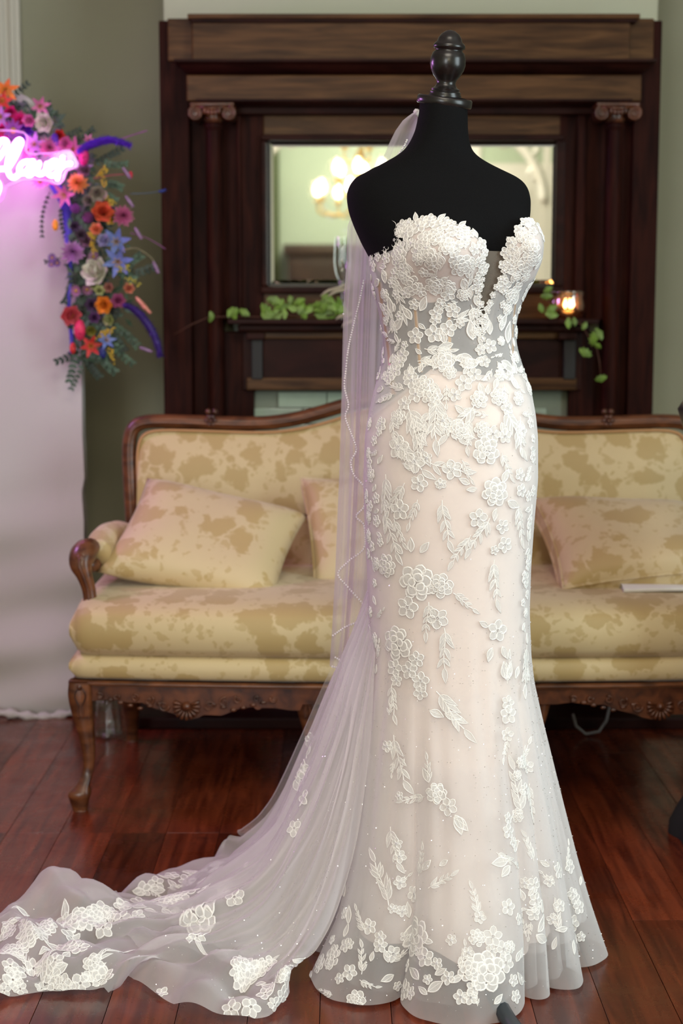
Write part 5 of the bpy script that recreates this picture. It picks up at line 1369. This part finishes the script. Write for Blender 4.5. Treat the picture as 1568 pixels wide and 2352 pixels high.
for k, rb_ in enumerate(ribs_px):
    c = np.array([T3(*q) for q in rb_]); RB.append(cat(c, 90))
RB = np.array(RB)                               # ribs x along
G = cat(RB, 200).transpose(1, 0, 2)             # along x across
def rippled(G, amp, f1, f2, ph, zmin=.004, sgrow=1.0):
    ny, nx = G.shape[:2]; dv = np.gradient(G, axis=0); du = np.gradient(G, axis=1); n = np.cross(du, dv); n /= np.linalg.norm(n, axis=2, keepdims=True)+1e-9
    v = np.linspace(0, 1, ny)[:, None]; u = np.linspace(0, 1, nx)[None]
    s_ = np.clip(v*5, .05, 1)*amp
    w_ = s_*(np.sin(2*pi*(f1*u+.35*np.sin(4*v+ph)))*.6+np.sin(2*pi*(f2*u+.5*np.sin(3*v+1.3*ph)))*.4 + .5*np.clip((v-.6)/.4, 0, 1)*np.sin(9*v*2+7*u*5+ph))
    fl_ = np.clip((v-.62)/.2, 0, 1)*np.clip(1.0-G[..., 2]/.25, 0, 1); X_, Y_ = G[..., 0], G[..., 1]
    O = G+n*w_[..., None]; q_ = 1.6*np.sin(X_*9+ph); O[..., 2] += fl_*(.018*np.abs(np.sin(X_*11+Y_*17+q_))+.016*np.abs(np.sin(X_*23-Y_*14+1.3*ph))+.010*np.abs(np.sin(X_*41+Y_*33+2*q_)))*(1+1.3*np.clip((-X_-.35)/.3, 0, 1))*np.clip((1-v)*14+.12, 0, 1); O[..., 2] = np.maximum(O[..., 2], zmin+.002*(1+np.sin(40*u+9*v+ph))); return O
TG = rippled(G, .011, 6, 14, 0)
MB().grid(TG).build('train', M['train'], wg, label='long glitter tulle train spread to the left')
TG2 = rippled(G, .013, 5, 11, 2.1, .003); TG2[..., 1] += .02
MB().grid(TG2[:76]).build('train_layer', M['tulle2'], wg)
TG3 = rippled(G[:70, 50:185], .010, 6, 13, 4.0, .003); TG3[..., 1] += .045
MB().grid(TG3).build('train_lining', M['train'], wg)
ST = Surf(TG)
for x, y, r in [(440, 2003, 20), (402, 2012, 18), (360, 2028, 19), (328, 2044, 20), (318, 2072, 20), (285, 2078, 16), (410, 2062, 20), (375, 2074, 18), (255, 2098, 15), (460, 2030, 16), (215, 2118, 18), (150, 2118, 20), (60, 2132, 18), (45, 2180, 18), (25, 2218, 18), (80, 2226, 19), (120, 2244, 20), (145, 2258, 18), (180, 2258, 20), (15, 2274, 14), (50, 2270, 14), (95, 2272, 13),
    (535, 2062, 22), (520, 2035, 18), (580, 2232, 22), (612, 2280, 18), (370, 2284, 14), (540, 2230, 15), (455, 2150, 18), (690, 1770, 20), (715, 1700, 20), (700, 1830, 20), (640, 2240, 16), (675, 1900, 18), (400, 2098, 14), (20, 2120, 16), (110, 2200, 16), (30, 2250, 16), (210, 2240, 14)]:
    lace(ST, x, y, mot_flower(r2(r)*1.25), 'lace_flower', bd=False)
for x, y, r in [(165, 2165, 30), (160, 2120, 26), (460, 2108, 40), (500, 2065, 30), (575, 2240, 26), (60, 2165, 24), (695, 1795, 30)]:
    lace(ST, x, y, mot_rose(r2(r)*1.2), 'lace_rose', bd=False)
for x, y, L, a in [(650, 1775, 30, 170), (655, 1768, 30, 140), (650, 1785, 30, 200), (440, 2150, 34, 230), (455, 2160, 34, 270), (215, 2250, 30, 60), (600, 2265, 50, -35), (150, 2190, 34, 230), (130, 2180, 36, 190), (340, 2275, 34, -30), (20, 2190, 36, 180), (95, 2190, 34, 30), (560, 1995, 24, 70)]:
    lace(ST, x, y, mot_leaf(r2(L), R(a)), 'lace_leaf', bd=False)
for x, y, L, a, n in [(212, 2262, 66, 78, 4), (560, 2225, 44, 100, 4), (570, 2235, 50, -10, 4), (300, 2070, 50, 200, 4), (390, 2040, 44, 10, 3), (120, 2150, 60, 170, 4), (50, 2150, 44, 100, 4), (350, 2045, 40, -60, 3), (470, 2010, 40, 20, 3), (640, 2255, 50, 60, 3), (60, 2210, 50, 150, 3), (705, 1740, 60, 80, 4)]:
    lace(ST, x, y, mot_spray(r2(L), R(a), n), 'lace_spray', bd=False)
pl5 = []
def mixt(S, x, y, big):
    k = rng.random(); r = r2(rng.uniform(.8, 1.15)*big)
    if k < .45: return lace(S, x, y, mot_flower(r), 'lace_flower', bd=False)
    if k < .6: return lace(S, x, y, mot_rose(r*1.2), 'lace_rose', bd=False)
    if k < .85: return lace(S, x, y, mot_leaf(r*1.7, rng.uniform(0, 6.3)), 'lace_leaf', bd=False)
    return lace(S, x, y, mot_spray(r*2.2, rng.uniform(0, 6.3), 3), 'lace_spray', bd=False)
scatter(ST, 30, lambda S, x, y: mixt(S, x, y, 24), lambda x, y: 24, lambda: (rng.uniform(2, 235), rng.uniform(2100, 2282)), placed=pl5)
scatter(ST, 24, lambda S, x, y: mixt(S, x, y, 24), lambda x, y: 22, lambda: (lambda t: (235+t*265+rng.gauss(0, 6), 2092-t*115+rng.uniform(0, 46)))(rng.random()), placed=pl5)
scatter(ST, 12, lambda S, x, y: mixt(S, x, y, 22), lambda x, y: 30, lambda: (rng.uniform(530, 680), rng.uniform(2205, 2325)), placed=pl5)
BEADS.build('crystal_beads', M['bead'], wg, kind='stuff')
# glitter flecks
gm = MB()
def fleck(p, n, s):
    a = Vector((rng.gauss(0, 1), rng.gauss(0, 1), rng.gauss(0, 1))).normalized(); b = a.orthogonal().normalized()
    p = Vector(tuple(p)); gm.add([p+a*s, p+b*s, p-a*s, p-b*s], [(0, 1, 2, 3)])
for S, n, (j0, j1), (i0, i1) in ((S1, 2600, (110, 258), (90, 350)), (ST, 1500, (10, 88), (2, 197)), (S2, 160, (70, 138), (120, 330)), (S1, 250, (10, 110), (110, 320))):
    for _ in range(n):
        j = rng.randrange(j0, j1); i = rng.randrange(i0, i1); fleck(S.P[j, i]+(S.P[j, i]-np.array([S.P[j, :, 0].mean(), S.P[j, :, 1].mean(), S.P[j, i, 2]]))*.004, None, rng.uniform(.0006, .0011))
gm.build('glitter', M['glit'], wg, kind='stuff', smooth=False)

# ================================================================== veil
vl = thing('bridal_veil', 'long lavender tinted tulle veil with beaded edge hanging down behind the form', 'veil')
vt_ = np.array([(254, 955, 961, 3.03), (275, 926, 958, 3.05), (300, 908, 957, 3.07), (330, 893, 956, 3.08), (360, 880, 955, 3.09), (390, 868, 955, 3.10), (430, 840, 955, 3.12), (480, 812, 950, 3.14), (520, 797, 945, 3.15), (600, 795, 940, 3.16), (700, 788, 940, 3.16), (900, 785, 930, 3.17), (1100, 780, 930, 3.18), (1300, 772, 925, 3.19), (1450, 763, 915, 3.19), (1530, 757, 905, 3.19)], float)
rows = []
for p in np.linspace(254, 1530, 170):
    l, r_, d = (np.interp(p, vt_[:, 0], vt_[:, c]) for c in (1, 2, 3)); d = d-.10; t = min(1, max(0, (p-300)/500)); row = []
    for i in range(110):
        u = i/109; dd = d + t*(.016*sin(u*19+p*.0012)+.006*sin(u*43+p*.002)) - .02*(1-t)*sin(pi*u)
        row.append(tuple(at(l+(r_-l)*u+2*t*sin(u*20+p*.004), p + (8*sin(u*9) if p > 1400 else 0)*(p-1400)/130, dd)))
    rows.append(row)
VG = np.array(rows); MB().grid(VG).build('tulle_layer', M['veil'], vl)
# second, shorter cascade layer
rows2 = []
VG2 = VG.copy(); VG2[..., 1] += .022+.006*np.sin(np.arange(110)*.7)[None]; VG2[..., 0] += .004
MB().grid(VG2[30:150, 4:]).build('tulle_layer', M['tulle2'], vl)
SV = Surf(VG)
bm_ = MB(); edge = [(836, 640), (826, 690), (812, 745), (800, 800), (794, 850), (791, 890), (800, 930), (793, 955), (800, 980), (812, 1010), (818, 1035), (806, 1060), (812, 1090), (836, 1120), (836, 1162), (818, 1186), (836, 1208), (836, 1258), (802, 1288), (776, 1318), (800, 1350), (838, 1396), (826, 1424), (790, 1442), (762, 1462)]
def strand(pts, step=5.0):
    c = cat(np.array(pts, float), 30*len(pts)); acc = 0; last = c[0]
    for q in c[1:]:
        acc += float(np.hypot(*(q-last))); last = q
        if acc > step:
            acc = 0; h = SV.hit(q[0], q[1])
            if h:
                p = SV.P[int(h[1]), int(h[0])]; pp = at(q[0], q[1], float(p[1])-.003); bm_.sph(pp, .0023, 6)
strand(edge); strand([(766, 1508), (785, 1518), (810, 1522)], 4.5); strand([(758, 1530), (780, 1534), (812, 1533)], 4.5); strand([(936, 318), (930, 332), (922, 345), (914, 356)], 4.5)
strand([(790, 640), (788, 760)], 40)
bm_.build('bead_edging', M['bead'], vl, kind='stuff')
m = MB(); m.tube(V3([at(955, 256, 2.93), at(962, 262, 2.92), at(975, 266, 2.93)]), .006, 6); m.build('comb', M['linen'], vl)
print('LACE', NLACE[0])
